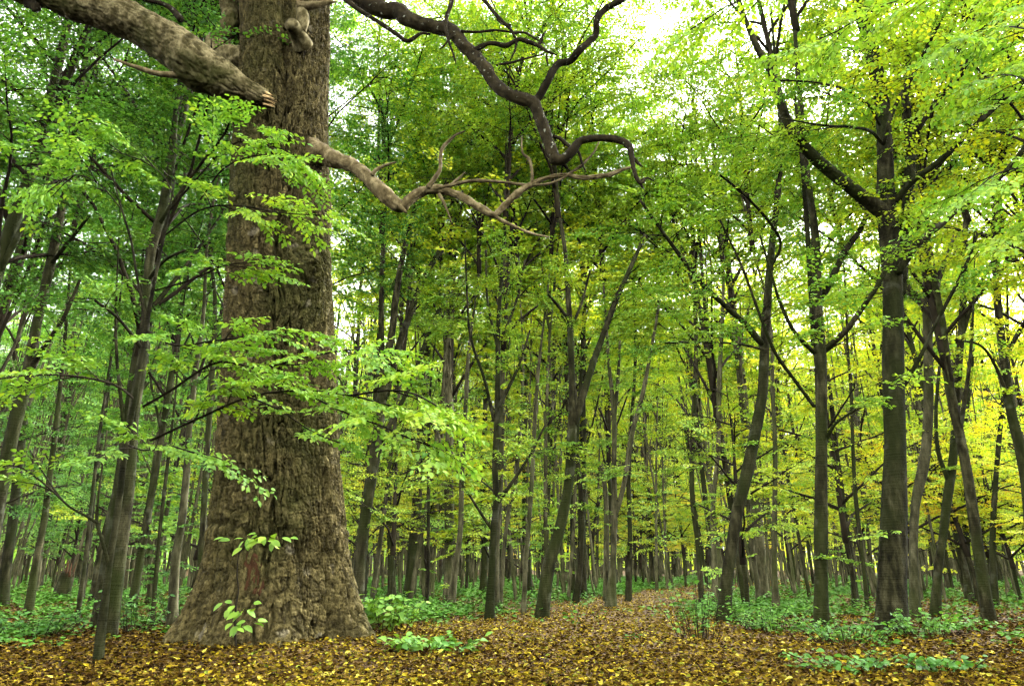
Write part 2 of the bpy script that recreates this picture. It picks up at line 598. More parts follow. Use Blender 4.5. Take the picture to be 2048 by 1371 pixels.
# ------------------------------------------------------------------ leafy sprays, the unit all foliage is made of
def make_spray(rng, L=0.8, nside=6, leaf=0.085, droop=0.12, gap=0.055, tiltn=0.45):
    """a flat twig of hornbeam leaves: x runs out along the twig, z is up. Returns leaf and twig arrays"""
    lp, ld, ln, ls = [], [], [], []
    s0, s1, r0, r1 = [], [], [], []

    def zdroop(p):
        q = p.copy()
        q[..., 2] -= droop * (np.hypot(p[..., 0], p[..., 1]) / L) ** 2 * L
        return q

    def twig(p, ang, length, rad):
        n = max(2, int(length / 0.16))
        bend = rng.uniform(-0.25, 0.25)
        pts = [np.array(p, float)]
        a = ang
        for k in range(n):
            a += bend / n
            st = length / n
            pts.append(pts[-1] + np.array([math.cos(a) * st, math.sin(a) * st, rng.normal(0, 0.012)]))
        pts = np.array(pts)
        dp = zdroop(pts)
        for k in range(n):
            s0.append(dp[k]); s1.append(dp[k + 1])
            r0.append(rad * (1 - 0.7 * k / n)); r1.append(rad * (1 - 0.7 * (k + 1) / n))
        m = int(length / gap)
        side = 1 if rng.random() < 0.5 else -1
        for k in range(m + 1):
            t = (k + 0.6) / (m + 0.6)
            f = t * n
            i = min(int(f), n - 1)
            pos = pts[i] + (pts[i + 1] - pts[i]) * (f - i)
            side = -side
            th = a - bend * (1 - t) + side * rng.uniform(0.6, 1.15) * (0.25 if k == m else 1)
            if rng.random() < 0.10:
                continue
            lp.append(zdroop(pos[None])[0])
            ld.append([math.cos(th), math.sin(th), rng.normal(-0.22, 0.22)])
            ln.append([rng.normal(0, tiltn), rng.normal(0, tiltn), 1.0])
            ls.append(leaf * rng.uniform(0.65, 1.2) * (1 - 0.15 * t))
        return pts

    main = twig((0, 0, 0), 0.0, L, 0.006)
    side = 1
    for k in range(nside):
        t = 0.08 + 0.8 * (k + rng.uniform(0, 0.6)) / nside
        f = t * (len(main) - 1)
        i = min(int(f), len(main) - 2)
        p = main[i] + (main[i + 1] - main[i]) * (f - i)
        side = -side
        twig(p, side * rng.uniform(0.6, 1.0), L * (0.62 * (1 - t) + 0.12) * rng.uniform(0.8, 1.2), 0.003)
    A = lambda x: np.array(x, float)
    return dict(lp=A(lp), ld=A(ld), ln=A(ln), ls=A(ls), s0=A(s0), s1=A(s1), r0=A(r0), r1=A(r1))


SPRAYS = [make_spray(RNG, L=RNG.uniform(0.65, 1.0), nside=int(RNG.integers(5, 9)), leaf=0.092) for _ in range(14)]
SPRAYS_FAR = [make_spray(RNG, L=RNG.uniform(0.8, 1.1), nside=6, leaf=0.135, gap=0.075, tiltn=0.75) for _ in range(10)]


class Foliage:
    """collects sprays, then builds a leaf mesh and a twig mesh"""
    def __init__(self, rng, lib=SPRAYS):
        self.rng, self.lib = rng, lib
        self.lp, self.ld, self.ln, self.ls, self.lr = [], [], [], [], []
        self.s0, self.s1, self.r0, self.r1 = [], [], [], []

    def spray(self, p, d, scale=1.0, tilt=0.28, rbase=None, leafscale=1.0):
        rng = self.rng
        sp = self.lib[int(rng.integers(len(self.lib)))]
        d = unit(d)
        up = np.array([rng.normal(0, tilt), rng.normal(0, tilt), 1.0])
        y = unit(np.cross(up, d))
        z = np.cross(d, y)
        if rng.random() < 0.5:
            y = -y
        M = np.stack([d, y, z], 0) * scale          # rows: local axes
        self.lp.append(sp['lp'] @ M + p)
        self.ld.append(sp['ld'] @ M)
        nn = sp['ln'] @ M
        self.ln.append(nn)
        self.ls.append(sp['ls'] * (scale * 0.45 + 0.55) * leafscale)
        b = rng.random() if rbase is None else rbase
        self.lr.append(np.clip(0.5 + (b - 0.5) * 0.7 + rng.normal(0, 0.22, len(sp['ls'])), 0, 1))
        self.s0.append(sp['s0'] @ M + p)
        self.s1.append(sp['s1'] @ M + p)
        self.r0.append(sp['r0'] * scale)
        self.r1.append(sp['r1'] * scale)

    def twig(self, P, r0, r1):
        P = np.asarray(P, float)
        n = len(P) - 1
        R = np.linspace(r0, r1, n + 1)
        self.s0.append(P[:-1]); self.s1.append(P[1:])
        self.r0.append(R[:-1]); self.r1.append(R[1:])

    def leaf_arrays(self):
        c = np.concatenate
        return c(self.lp), c(self.ld), c(self.ln), c(self.ls), c(self.lr)

    def leaf_mb(self, tpl=LEAF_MID, keep=None, width=1.0):
        mb = MB()
        a = self.leaf_arrays()
        if keep is not None:
            a = [x[keep] for x in a]
        leaves(mb, *a, tpl=tpl, width=width)
        return mb

    def twig_mb(self, mb=None):
        mb = mb or MB()
        c = np.concatenate
        if self.s0:
            segs(mb, c(self.s0), c(self.s1), c(self.r0), c(self.r1))
        return mb

    def bough(self, P, r0, r1, every=0.3, start=0.15, reach=0.9, side_len=(0.5, 1.3), scale=(0.8, 1.1), rbase=None, leafscale=1.0):
        """a bough along the points P with side twigs that carry sprays"""
        rng = self.rng
        P = smooth_path(P, max(6, len(P) * 3))
        self.twig(P, r0, r1)
        L = np.linalg.norm(np.diff(P, axis=0), axis=1).sum()
        n = max(2, int(L * (1 - start) / every))
        side = 1
        for k in range(n):
            t = start + (1 - start) * (k + rng.uniform(0.1, 0.9)) / n
            f = t * (len(P) - 1)
            i = min(int(f), len(P) - 2)
            p = P[i] + (P[i + 1] - P[i]) * (f - i)
            d = unit(P[i + 1] - P[i])
            lat = unit(np.cross([0, 0, 1.0], d))
            side = -side
            dirn = unit(d * 0.7 + side * lat * rng.uniform(0.5, 1.1) + np.array([0, 0, rng.normal(-0.05, 0.12)]))
            l = rng.uniform(*side_len) * (1 - 0.5 * t) * reach
            q = p + dirn * l
            q[2] -= 0.08 * l
            if l > 0.3:
                mid = (p + q) / 2 + np.array([0, 0, 0.05 * l])
                self.twig([p, mid, q], r1 * 1.3, 0.004)
                self.spray(mid, unit(dirn + side * lat * 0.5 * (1 if rng.random() < .5 else -1)), rng.uniform(*scale) * 0.8, rbase=rbase, leafscale=leafscale)
            self.spray(q if l > 0.3 else p, dirn, rng.uniform(*scale), rbase=rbase, leafscale=leafscale)
        self.spray(P[-1], P[-1] - P[-2], rng.uniform(*scale), rbase=rbase, leafscale=leafscale)


def gen_crown(seed, H=12.0, R=3.2, nl=15, sides=6, up=0.95, lib=SPRAYS, every=0.45, low=0):
    """limbs and foliage round a leader that starts at the origin; returns (leaf mesh, limb mesh)"""
    rng = np.random.default_rng(seed)
    fo = Foliage(rng, lib)
    mb = MB()
    az = rng.uniform(0, 6.28)
    sway = rng.normal(0, 0.35, 2)
    lead = np.array([[0, 0, -0.3], [sway[0] * .3, sway[1] * .3, H * .33], [sway[0], sway[1], H * .66], [sway[0] * 0.7, sway[1] * 1.2, H]])
    LP = smooth_path(lead, 14)
    tube(mb, LP, np.linspace(0.085, 0.012, 14), 6)
    for k in range(nl):
        t = 0.02 + 0.93 * (k + rng.uniform(0, 0.8)) / nl
        f = t * (len(LP) - 1)
        i = min(int(f), len(LP) - 2)
        p = LP[i] + (LP[i + 1] - LP[i]) * (f - i)
        az += 2.4 + rng.normal(0, 0.35)
        el = up * rng.uniform(0.75, 1.2)
        L = R * (1.15 - 0.62 * t) * rng.uniform(0.75, 1.25)
        pts = [p]
        n = 7
        a = az
        for s in range(n):
            e = el * (1 - 0.62 * s / n) + rng.normal(0, 0.06)
            a += rng.normal(0, 0.10)
            pts.append(pts[-1] + (L * 1.25 / n) * np.array([math.cos(e) * math.cos(a), math.cos(e) * math.sin(a), math.sin(e)]))
        pts = np.array(pts)
        tube(mb, pts, np.linspace(0.042 * (1.1 - 0.6 * t), 0.008, n + 1), 5)
        for s in range(sides):
            tt = 0.28 + 0.7 * (s + rng.uniform(0, 0.8)) / sides
            g = tt * n
            i = min(int(g), n - 1)
            q = pts[i] + (pts[i + 1] - pts[i]) * (g - i)
            d = unit(pts[i + 1] - pts[i])
            lat = unit(np.cross([0, 0, 1.0], d)) * (1 if s % 2 else -1)
            dn = unit(np.array([d[0], d[1], d[2] * 0.25]) * rng.uniform(0.5, 1.0) + lat * rng.uniform(0.6, 1.1))
            l = L * (0.55 - 0.3 * tt) * rng.uniform(0.7, 1.3)
            e = q + dn * l + np.array([0, 0, -0.06 * l])
            fo.twig([q, (q + e) / 2 + [0, 0, 0.05 * l], e], 0.013, 0.005)
            m = max(1, int(l / (every * (1.0 + 2.4 * float(t > 0.55)))))
            for w in range(m):
                u = (w + rng.uniform(0.3, 1.0)) / m
                x = q + (e - q) * u
                ss = 1 if w % 2 else -1
                dd = unit(dn + ss * np.cross([0, 0, 1.0], dn) * rng.uniform(0.3, 0.9) + [0, 0, rng.normal(0, 0.12)])
                fo.spray(x, dd, rng.uniform(0.7, 1.1), tilt=0.33)
        fo.spray(pts[-1], pts[-1] - pts[-2], rng.uniform(0.8, 1.1))
    for k in range(low):                               # small leafy shoots on the stem below the crown
        a = rng.uniform(0, 6.28)
        z = -rng.uniform(0.1, 4.2)
        fo.spray(np.array([0.1 * math.cos(a), 0.1 * math.sin(a), z]), [math.cos(a), math.sin(a), rng.uniform(-.1, .4)], rng.uniform(0.45, 0.95))
    fo.twig_mb(mb)
    print('crown leaves', sum(len(x) for x in fo.ls))
    return fo.leaf_mb().mesh('crown', M_LEAF, smooth=False), mb.mesh('branches', M_TWIG)


CROWNS = [gen_crown(100 + k, H=RNG.uniform(9, 11), R=RNG.uniform(2.8, 3.7), nl=20, sides=8, every=0.30) for k in range(4)]
FAR_CROWNS = [gen_crown(200 + k, H=RNG.uniform(9.5, 12), R=RNG.uniform(2.6, 3.4), nl=19, sides=7, lib=SPRAYS_FAR, every=0.38, low=34) for k in range(4)]
UNDER = [gen_crown(300 + k, H=RNG.uniform(3.2, 4.8), R=RNG.uniform(1.7, 2.3), nl=13, sides=6, up=0.55, every=0.36, low=0) for k in range(3)]


def put_crown(parent, pair, loc, scale=1.0, rz=0.0, autumn_tone=0.3, zs=1.0):
    leaf, limb = pair
    o1, o2 = link('crown', leaf, parent), link('branches', limb, parent)
    for o in (o1, o2):
        o.location = loc
        o.rotation_euler = (0, 0, rz)
        o.scale = (scale, scale, scale * zs)
    o1.color = (autumn_tone, 0, 0, 1)
    return o1, o2


# ------------------------------------------------------------------ the old oak
OAK_Y = 10.1


def build_oak():
    rng = np.random.default_rng(7)
    root_p = at(548, 1290, OAK_Y)
    root_p[2] = 0.0
    root = empty('oak_tree', root_p)
    tag(root, 'huge old oak with deeply furrowed bark and a flared foot', 'tree')
    rows = [(-420, 486, 652), (-150, 484, 654), (0, 482, 655), (100, 486, 655), (200, 482, 653), (300, 473, 656), (400, 470, 662), (500, 466, 662), (600, 463, 664),
            (700, 460, 668), (800, 456, 670), (900, 447, 673), (1000, 440, 681), (1100, 426, 690), (1150, 416, 698), (1200, 398, 712),
            (1250, 375, 727), (1285, 355, 744), (1305, 345, 756)]
    prof = []
    for py, l, r in rows:
        c = at((l + r) / 2, py, OAK_Y)
        prof.append([c[2], c[0], (r - l) / 2 * depth_of(c) / FPX])
    prof = np.array(sorted(prof))
    zs = np.concatenate([np.linspace(-0.35, 11.6, 980), np.linspace(11.66, prof[-1, 0], 60)])
    cx = np.interp(zs, prof[:, 0], prof[:, 1])
    rr = np.interp(zs, prof[:, 0], prof[:, 2])
    k = np.ones(25) / 25
    cx = np.convolve(np.pad(cx, 12, 'edge'), k, 'valid')
    rr = np.convolve(np.pad(rr, 12, 'edge'), k, 'valid')
    # finer round the side that faces the viewer (theta = -pi/2)
    th = np.concatenate([np.linspace(-math.pi - 0.15, 0.15, 300), np.linspace(0.15, math.pi - 0.15, 62)[1:-1]])
    nt, nz = len(th), len(zs)
    TH, Z = np.meshgrid(th, zs)
    RR = rr[:, None] * np.ones_like(TH)
    U = TH * 0.82
    # root buttresses
    fl = np.exp(-np.clip(Z, -.4, 20) / 0.75)
    lob = 0.5 * np.cos(5 * TH + 0.7) + 0.35 * np.cos(3 * TH - 1.1) + 0.3 * np.cos(8 * TH + 2.0)
    RR = RR * (1 + 0.19 * fl * lob)
    RR = RR * (1 + 0.035 * fbm(TH * 1.3, Z * 0.5, octv=3, seed=3)) + 0.03 * np.cos(3 * TH + 0.4 * Z)
    # the knot on the right, with the grain swirling round it
    kn = at(633, 575, OAK_Y)
    kth = math.acos(np.clip((kn[0] - np.interp(kn[2], zs, cx)) / np.interp(kn[2], zs, rr), -.99, .99)) * -1
    kz = kn[2]
    du, dz = (TH - kth) * 0.8, Z - kz
    kd = np.hypot(du, dz * 0.85)
    swirl = np.exp(-(kd / 0.55) ** 2)
    RR = RR + 0.20 * np.exp(-(kd / 0.22) ** 2) + 0.03 * np.cos(kd * 55) * np.exp(-(kd / 0.30) ** 2) - 0.10 * np.exp(-((np.hypot(du + 0.02, dz + 0.17)) / 0.11) ** 2)
    # furrow where two stems have grown together near the top
    fz = sstep(7.6, 9.3, Z)
    fth = -1.25
    RR = RR - 0.16 * fz * np.exp(-((TH - fth) / 0.13) ** 2)
    RR = RR + 0.05 * np.exp(-((Z - 1.55) / 0.22) ** 2) * sstep(-.2, .4, fbm(TH * 2, Z * 2, seed=12))
    # bark plates
    wu = 0.10 * fbm(U * 2.2, Z * 1.1, octv=3, seed=21) + swirl * dz * 0.55
    wv = 0.12 * fbm(U * 2.5 + 9, Z * 1.6, octv=3, seed=22) - swirl * du * 0.9
    u1, v1 = (U + wu), (Z + wv)
    f1, f2, idn = worley(u1 / 0.075, v1 / 0.17, 31)
    ridge = np.abs(fbm(u1 / 0.085, v1 / 0.85, octv=2, seed=33))
    ridge2 = np.abs(vnoise(u1 / 0.05 + 0.5 * v1, v1 / 0.40, seed=34))
    plate = sstep(0.005, 0.085, ridge) * (0.62 + 0.38 * sstep(0.0, 0.10, ridge2)) * (0.76 + 0.24 * sstep(0.01, 0.10, f2 - f1))
    g1, g2, gid = worley(u1 / 0.033 + 5, v1 / 0.055, 32)
    fine = sstep(0.0, 0.25, g2 - g1)
    dep = 0.105 * (0.75 + 0.5 * sstep(-0.4, 0.4, fbm(U * 0.8, Z * 0.4, seed=8))) * (1 - 0.3 * fl)
    disp = dep * (plate - 0.95) + 0.022 * (idn - 0.5) + 0.013 * (fine - 0.6) * (0.4 + plate) + 0.009 * fbm(U * 22, Z * 14, octv=2, seed=9)
    platecol = 0.6 * idn + 0.4 * gid
    # deep crease above the foot
    disp -= 0.05 * np.exp(-((Z - 1.47 - 0.12 * vnoise(U * 2.4, Z * 0, seed=40)) / 0.05) ** 2) * sstep(0.0, 0.5, vnoise(U * 1.6 + 3, Z * 0, seed=41) + 0.25)
    RR = RR + disp
    X = cx[:, None] + RR * np.cos(TH) - root_p[0]
    Y = RR * np.sin(TH)
    V = np.stack([X, Y, Z], -1).reshape(-1, 3)
    i = np.arange(nz - 1)[:, None] * nt
    j = np.arange(nt)[None, :]
    j2 = (j + 1) % nt
    Q = np.stack([i + j, i + j2, i + nt + j2, i + nt + j], -1).reshape(-1, 4)
    mb = MB()
    mb.add(V, Q, rq=platecol.reshape(-1)[Q[:, 0]])
    mb.obj('trunk', M_OAK, root)

    def limb(name, pts, mat, label=None, sides=12, gn=0.22, gf=5.0, furrow=0.0, parent=root, n=None):
        """pts: (px, py, width in px, Y)"""
        W = []
        for px, py, w, Y in pts:
            p = at(px, py, Y)
            W.append([*(p - root_p), w / 2 * depth_of(p) / FPX])
        W = smooth_path(np.array(W), n or max(8, len(pts) * 7))
        m = MB()
        tube(m, W[:, :3], np.maximum(W[:, 3], 0.004), sides, gnarl=gn, gf=gf, seed=len(pts), furrow=furrow)
        o = m.obj(name, mat, parent)
        if label:
            o['label'] = label
        return o

    # the great broken limb on the left
    big = limb('broken_limb', [(531, 196, 26, 9.22), (500, 184, 42, 9.2), (462, 168, 62, 9.15), (425, 148, 81, 9.1), (385, 122, 86, 9.0), (345, 92, 79, 8.95), (300, 62, 74, 8.9),
                               (250, 38, 72, 8.85), (190, 16, 72, 8.8), (120, -8, 67, 8.7), (40, -30, 62, 8.6), (-120, -90, 53, 8.4)],
               M_OAKLIMB, 'thick mossy broken limb reaching to the upper left', sides=110, gn=0.24, gf=3.0, n=420, furrow=0.022)
    spl = MB()
    c0 = at(536, 197, 9.2) - root_p
    for k in range(34):
        o = np.array([0, rng.normal(0, .045), rng.normal(0, .05)])
        ln_ = rng.uniform(.02, .13)
        r_ = rng.uniform(.008, .022)
        tube(spl, np.array([c0 + o + [-.06, 0, .02], c0 + o + [.01, .005, -.005], c0 + o * .9 + [.01 + ln_, .03, -.35 * ln_ + rng.normal(0, .01)]]), [r_ * 1.3, r_, .002], 4, 0.3, 19, k)
    so = spl.obj('splintered_end', M_RAWWOOD, big)
    so['label'] = 'pale orange splintered wood at the break'
    limb('dead_twig', [(378, 152, 20, 8.98), (345, 150, 14, 8.94), (310, 146, 11, 8.9), (275, 135, 9, 8.85), (228, 119, 5, 8.8)], M_DEADLIMB, parent=root, sides=8)
    limb('dead_twig', [(62, 2, 34, 8.7), (72, 14, 22, 8.66), (66, 22, 6, 8.62)], M_DARKLIMB, parent=root, sides=8)
    # stub and second stem behind, on the left side of the trunk
    limb('limb', [(520, 135, 70, 10.1), (485, 122, 52, 10.1), (455, 112, 44, 10.15), (432, 92, 40, 10.2), (450, 66, 36, 10.25), (462, 40, 34, 10.3), (455, 0, 34, 10.4), (440, -60, 30, 10.5), (400, -180, 22, 10.7)],
         M_OAKLIMB, sides=60, n=160, furrow=0.02)
    limb('limb', [(500, 90, 40, 10.5), (486, 40, 40, 10.6), (482, 0, 40, 10.7), (478, -80, 38, 10.8), (460, -260, 28, 11.0)], M_DARKLIMB, sides=14)
    limb('dead_twig', [(362, 40, 14, 9.0), (345, 20, 13, 9.0), (325, 8, 10, 8.95), (300, 2, 8, 8.9), (262, -8, 5, 8.85)], M_DARKLIMB, sides=7)
    # cut stub and dead spike in the fork of the trunk
    limb('cut_stub', [(606, 92, 44, 9.45), (598, 74, 34, 9.3), (590, 58, 28, 9.15), (582, 48, 27, 9.02)], M_OAKLIMB, sides=16, gn=0.18)
    limb('cut_stub', [(600, 62, 24, 9.22), (606, 42, 24, 9.2), (604, 24, 22, 9.18), (600, 12, 16, 9.16)], M_OAKLIMB, sides=14)
    limb('dead_spike', [(596, 14, 22, 9.15), (620, 12, 18, 9.15), (640, 9, 15, 9.18), (658, 5, 9, 9.2), (672, 4, 3, 9.22)], M_DEADLIMB, sides=9, gn=0.4)
    # upper right limb, dark and spotted with lichen
    U = 9.6
    limb('upper_limb', [(600, -95, 60, 10.0), (660, -45, 50, 9.8), (715, -8, 38, 9.6), (742, 10, 34, 9.5), (768, 22, 30, 9.4), (795, 22, 32, 9.3), (815, 38, 30, 9.2), (842, 48, 26, 9.1), (883, 56, 27, 9.0), (906, 64, 26, 8.9), (926, 90, 26, 8.8), (946, 108, 25, 8.8),
                        (970, 138, 25, 8.7), (988, 166, 25, 8.7), (1021, 190, 25, 8.6), (1061, 204, 26, 8.6), (1075, 223, 24, 8.6), (1089, 262, 23, 8.6), (1102, 298, 25, 8.6), (1112, 322, 24, 8.6)],
         M_DARKLIMB, 'crooked dark limb speckled with white lichen', sides=34, gn=0.34, gf=6, n=330, furrow=0.010)
    limb('branch', [(1064, 206, 17, 8.6), (1078, 193, 17, 8.6), (1096, 161, 16, 8.5), (1115, 129, 15, 8.5), (1140, 122, 14, 8.5), (1157, 103, 15, 8.4), (1180, 82, 13, 8.4), (1192, 68, 13, 8.4), (1194, 40, 13, 8.3), (1212, 17, 13, 8.3), (1250, -3, 11, 8.2), (1330, -60, 8, 8.1)], M_DARKLIMB, n=90)
    limb('branch', [(1108, 318, 26, 8.6), (1126, 319, 22, 8.55), (1144, 302, 19, 8.5), (1161, 282, 17, 8.5), (1198, 276, 14, 8.45), (1233, 279, 15, 8.4), (1258, 292, 15, 8.35), (1264, 320, 10, 8.3), (1271, 352, 8, 8.3), (1282, 366, 9, 8.3), (1290, 358, 4, 8.3)], M_DARKLIMB, 'hooked branch end curling down', n=80)
    dark_small = [
        [(1271, 350, 7), (1284, 372, 6), (1288, 378, 2)], [(1264, 312, 6), (1276, 326, 6), (1286, 334, 2)], [(1281, 360, 6), (1295, 356, 4), (1308, 362, 2)],
        [(1106, 272, 8), (1120, 277, 7), (1137, 291, 8), (1157, 305, 6), (1164, 326, 5), (1172, 344, 3)], [(1125, 326, 8), (1133, 334, 6), (1140, 342, 2)],
        [(948, 101, 12), (979, 87, 10), (1013, 91, 10), (1037, 79, 9), (1055, 83, 9), (1075, 91, 8), (1094, 103, 6), (1114, 110, 3)],
        [(965, -4, 10), (979, 14, 8), (993, 31, 7), (1020, 58, 6), (1032, 78, 5)], [(922, 63, 6), (955, 64, 5), (993, 61, 5), (1034, 66, 3)],
        [(906, -6, 11), (899, 18, 9), (892, 40, 8), (893, 66, 8), (898, 84, 6), (906, 106, 5), (912, 128, 2)],
        [(688, -4, 11), (718, 20, 9), (763, 48, 8), (794, 69, 8), (815, 82, 8), (842, 67, 6), (860, 69, 5)],
        [(993, 129, 3), (1020, 126, 5), (1041, 120, 4), (1089, 108, 3)], [(1078, 90, 6), (1084, 75, 6), (1091, 62, 3)], [(1034, 78, 5), (1030, 100, 4), (1020, 122, 3)],
        [(1092, 108, 4), (1094, 120, 5), (1096, 133, 2)], [(904, 70, 6), (888, 92, 4), (880, 98, 2)], [(1026, 66, 6), (1050, 66, 5), (1075, 80, 4), (1090, 88, 2)], [(1022, 52, 6), (1005, 48, 5), (994, 40, 3)],
    ]
    for pl in dark_small:
        limb('dead_twig', [(a, b, w, 8.75 - 0.0004 * (a - 900)) for a, b, w in pl], M_DARKLIMB, sides=6, gn=0.35, gf=8)
    # lower right dead limb, bleached
    limb('dead_limb', [(610, 300, 60, 9.9), (645, 308, 42, 9.55), (672, 320, 32, 9.4), (700, 330, 27, 9.3), (722, 342, 25, 9.2), (742, 360, 27, 9.1), (766, 386, 30, 9.05), (792, 408, 28, 9.0), (806, 412, 22, 9.0), (820, 398, 20, 9.0), (842, 384, 19, 9.0), (876, 378, 19, 8.95),
                        (917, 391, 16, 8.9), (948, 408, 16, 8.85), (974, 424, 15, 8.8), (988, 430, 13, 8.8), (996, 424, 12, 8.8), (1012, 407, 12, 8.8), (1044, 380, 12, 8.75), (1082, 360, 9, 8.75), (1123, 350, 8, 8.7), (1164, 355, 8, 8.7), (1216, 350, 8, 8.65), (1240, 341, 7, 8.6), (1262, 334, 3, 8.6)],
         M_DEADLIMB, 'bleached crooked dead limb low on the right', sides=34, gn=0.36, gf=7, n=380, furrow=0.012)
    pale_small = [
        [(879, 376, 8), (941, 362, 7), (993, 363, 6), (1061, 370, 6), (1109, 364, 5), (1154, 337, 5), (1185, 308, 4), (1199, 281, 2)],
        [(856, 376, 14), (868, 358, 10), (880, 339, 9), (881, 316, 7), (886, 295, 7), (910, 271, 5), (930, 262, 2)], [(744, 350, 10), (752, 340, 8), (766, 332, 7), (791, 324, 3)],
        [(990, 433, 7), (1027, 452, 6), (1061, 466, 5), (1098, 474, 3)], [(878, 388, 9), (890, 410, 6), (904, 446, 2)], [(1064, 366, 7), (1064, 342, 6), (1058, 319, 7), (1045, 305, 5), (1043, 274, 3)],
        [(795, 408, 12), (806, 418, 9), (814, 426, 3)], [(900, 372, 6), (918, 356, 5), (930, 344, 3)],
    ]
    for pl in pale_small:
        limb('dead_twig', [(a, b, w, 8.95 - 0.0008 * (a - 800)) for a, b, w in pl], M_DEADLIMB, sides=6, gn=0.35, gf=8)
    # patch of bare reddish wood near the foot: a shallow scar plate following the trunk
    m = MB()
    us, vs_ = np.linspace(-1, 1, 16), np.linspace(-1, 1, 20)
    Ug, Vg = np.meshgrid(us, vs_)
    px = 503 + Ug * 22 * (1 - 0.35 * Vg) - 6 * Vg
    py = 1146 - Vg * 48
    sc_ = at(505, 1146, OAK_Y)
    z = np.array([at(500, y, OAK_Y - 0.9)[2] for y in py.ravel()]).reshape(py.shape)
    xw = np.array([at(x, 1146, OAK_Y - 0.95)[0] for x in px.ravel()]).reshape(py.shape)
    ccx, crr = np.interp(z, zs, cx), np.interp(z, zs, rr)
    edge = np.clip(1.0 - np.maximum(Ug ** 2, Vg ** 2) - 0.25 * np.abs(fbm(Ug * 3, Vg * 3, seed=4)), -1, 1)
    rad = crr + 0.075 * sstep(0.0, 0.25, edge) - 0.06 + 0.02 * fbm(Ug * 4, Vg * 4, seed=77)
    cth = np.clip((xw - ccx) / crr, -.98, .98)
    yy = -np.sqrt(np.maximum(rad ** 2 - (cth * crr) ** 2, 0.01))
    V = np.stack([xw - root_p[0], yy, z], -1).reshape(-1, 3)
    a = (np.arange(19)[:, None] * 16 + np.arange(15)[None]).ravel()
    m.add(V, np.stack([a, a + 1, a + 17, a + 16], -1))
    sc = m.obj('bare_scar', M_REDWOOD, root)
    sc['label'] = 'reddish scar of bare wood without bark'
    # crown of the oak, above the frame
    for (dx, dy, z0, s, rz) in ((-1.2, 0.3, 14.5, 1.25, 0.4), (1.4, 0.8, 14.8, 1.2, 2.0), (0.0, 2.0, 15.2, 1.2, 4.0)):
        put_crown(root, CROWNS[int(rng.integers(4))], (dx, dy, z0), s, rz, 0.35, 0.75)
    tr = MB()
    for (dx, dy) in ((-1.2, .3), (1.4, .8), (0, 2.0)):
        p0 = np.array([cx[-1] - root_p[0], 0, zs[-1] - 0.8])
        tube(tr, smooth_path([p0, p0 + [dx * .5, dy * .5, 0.5 * (15 - p0[2])], [dx, dy, 15.4]], 10), np.linspace(.5, .1, 10), 9)
    tr.obj('limb', M_OAKLIMB, root)
    return root


build_oak()

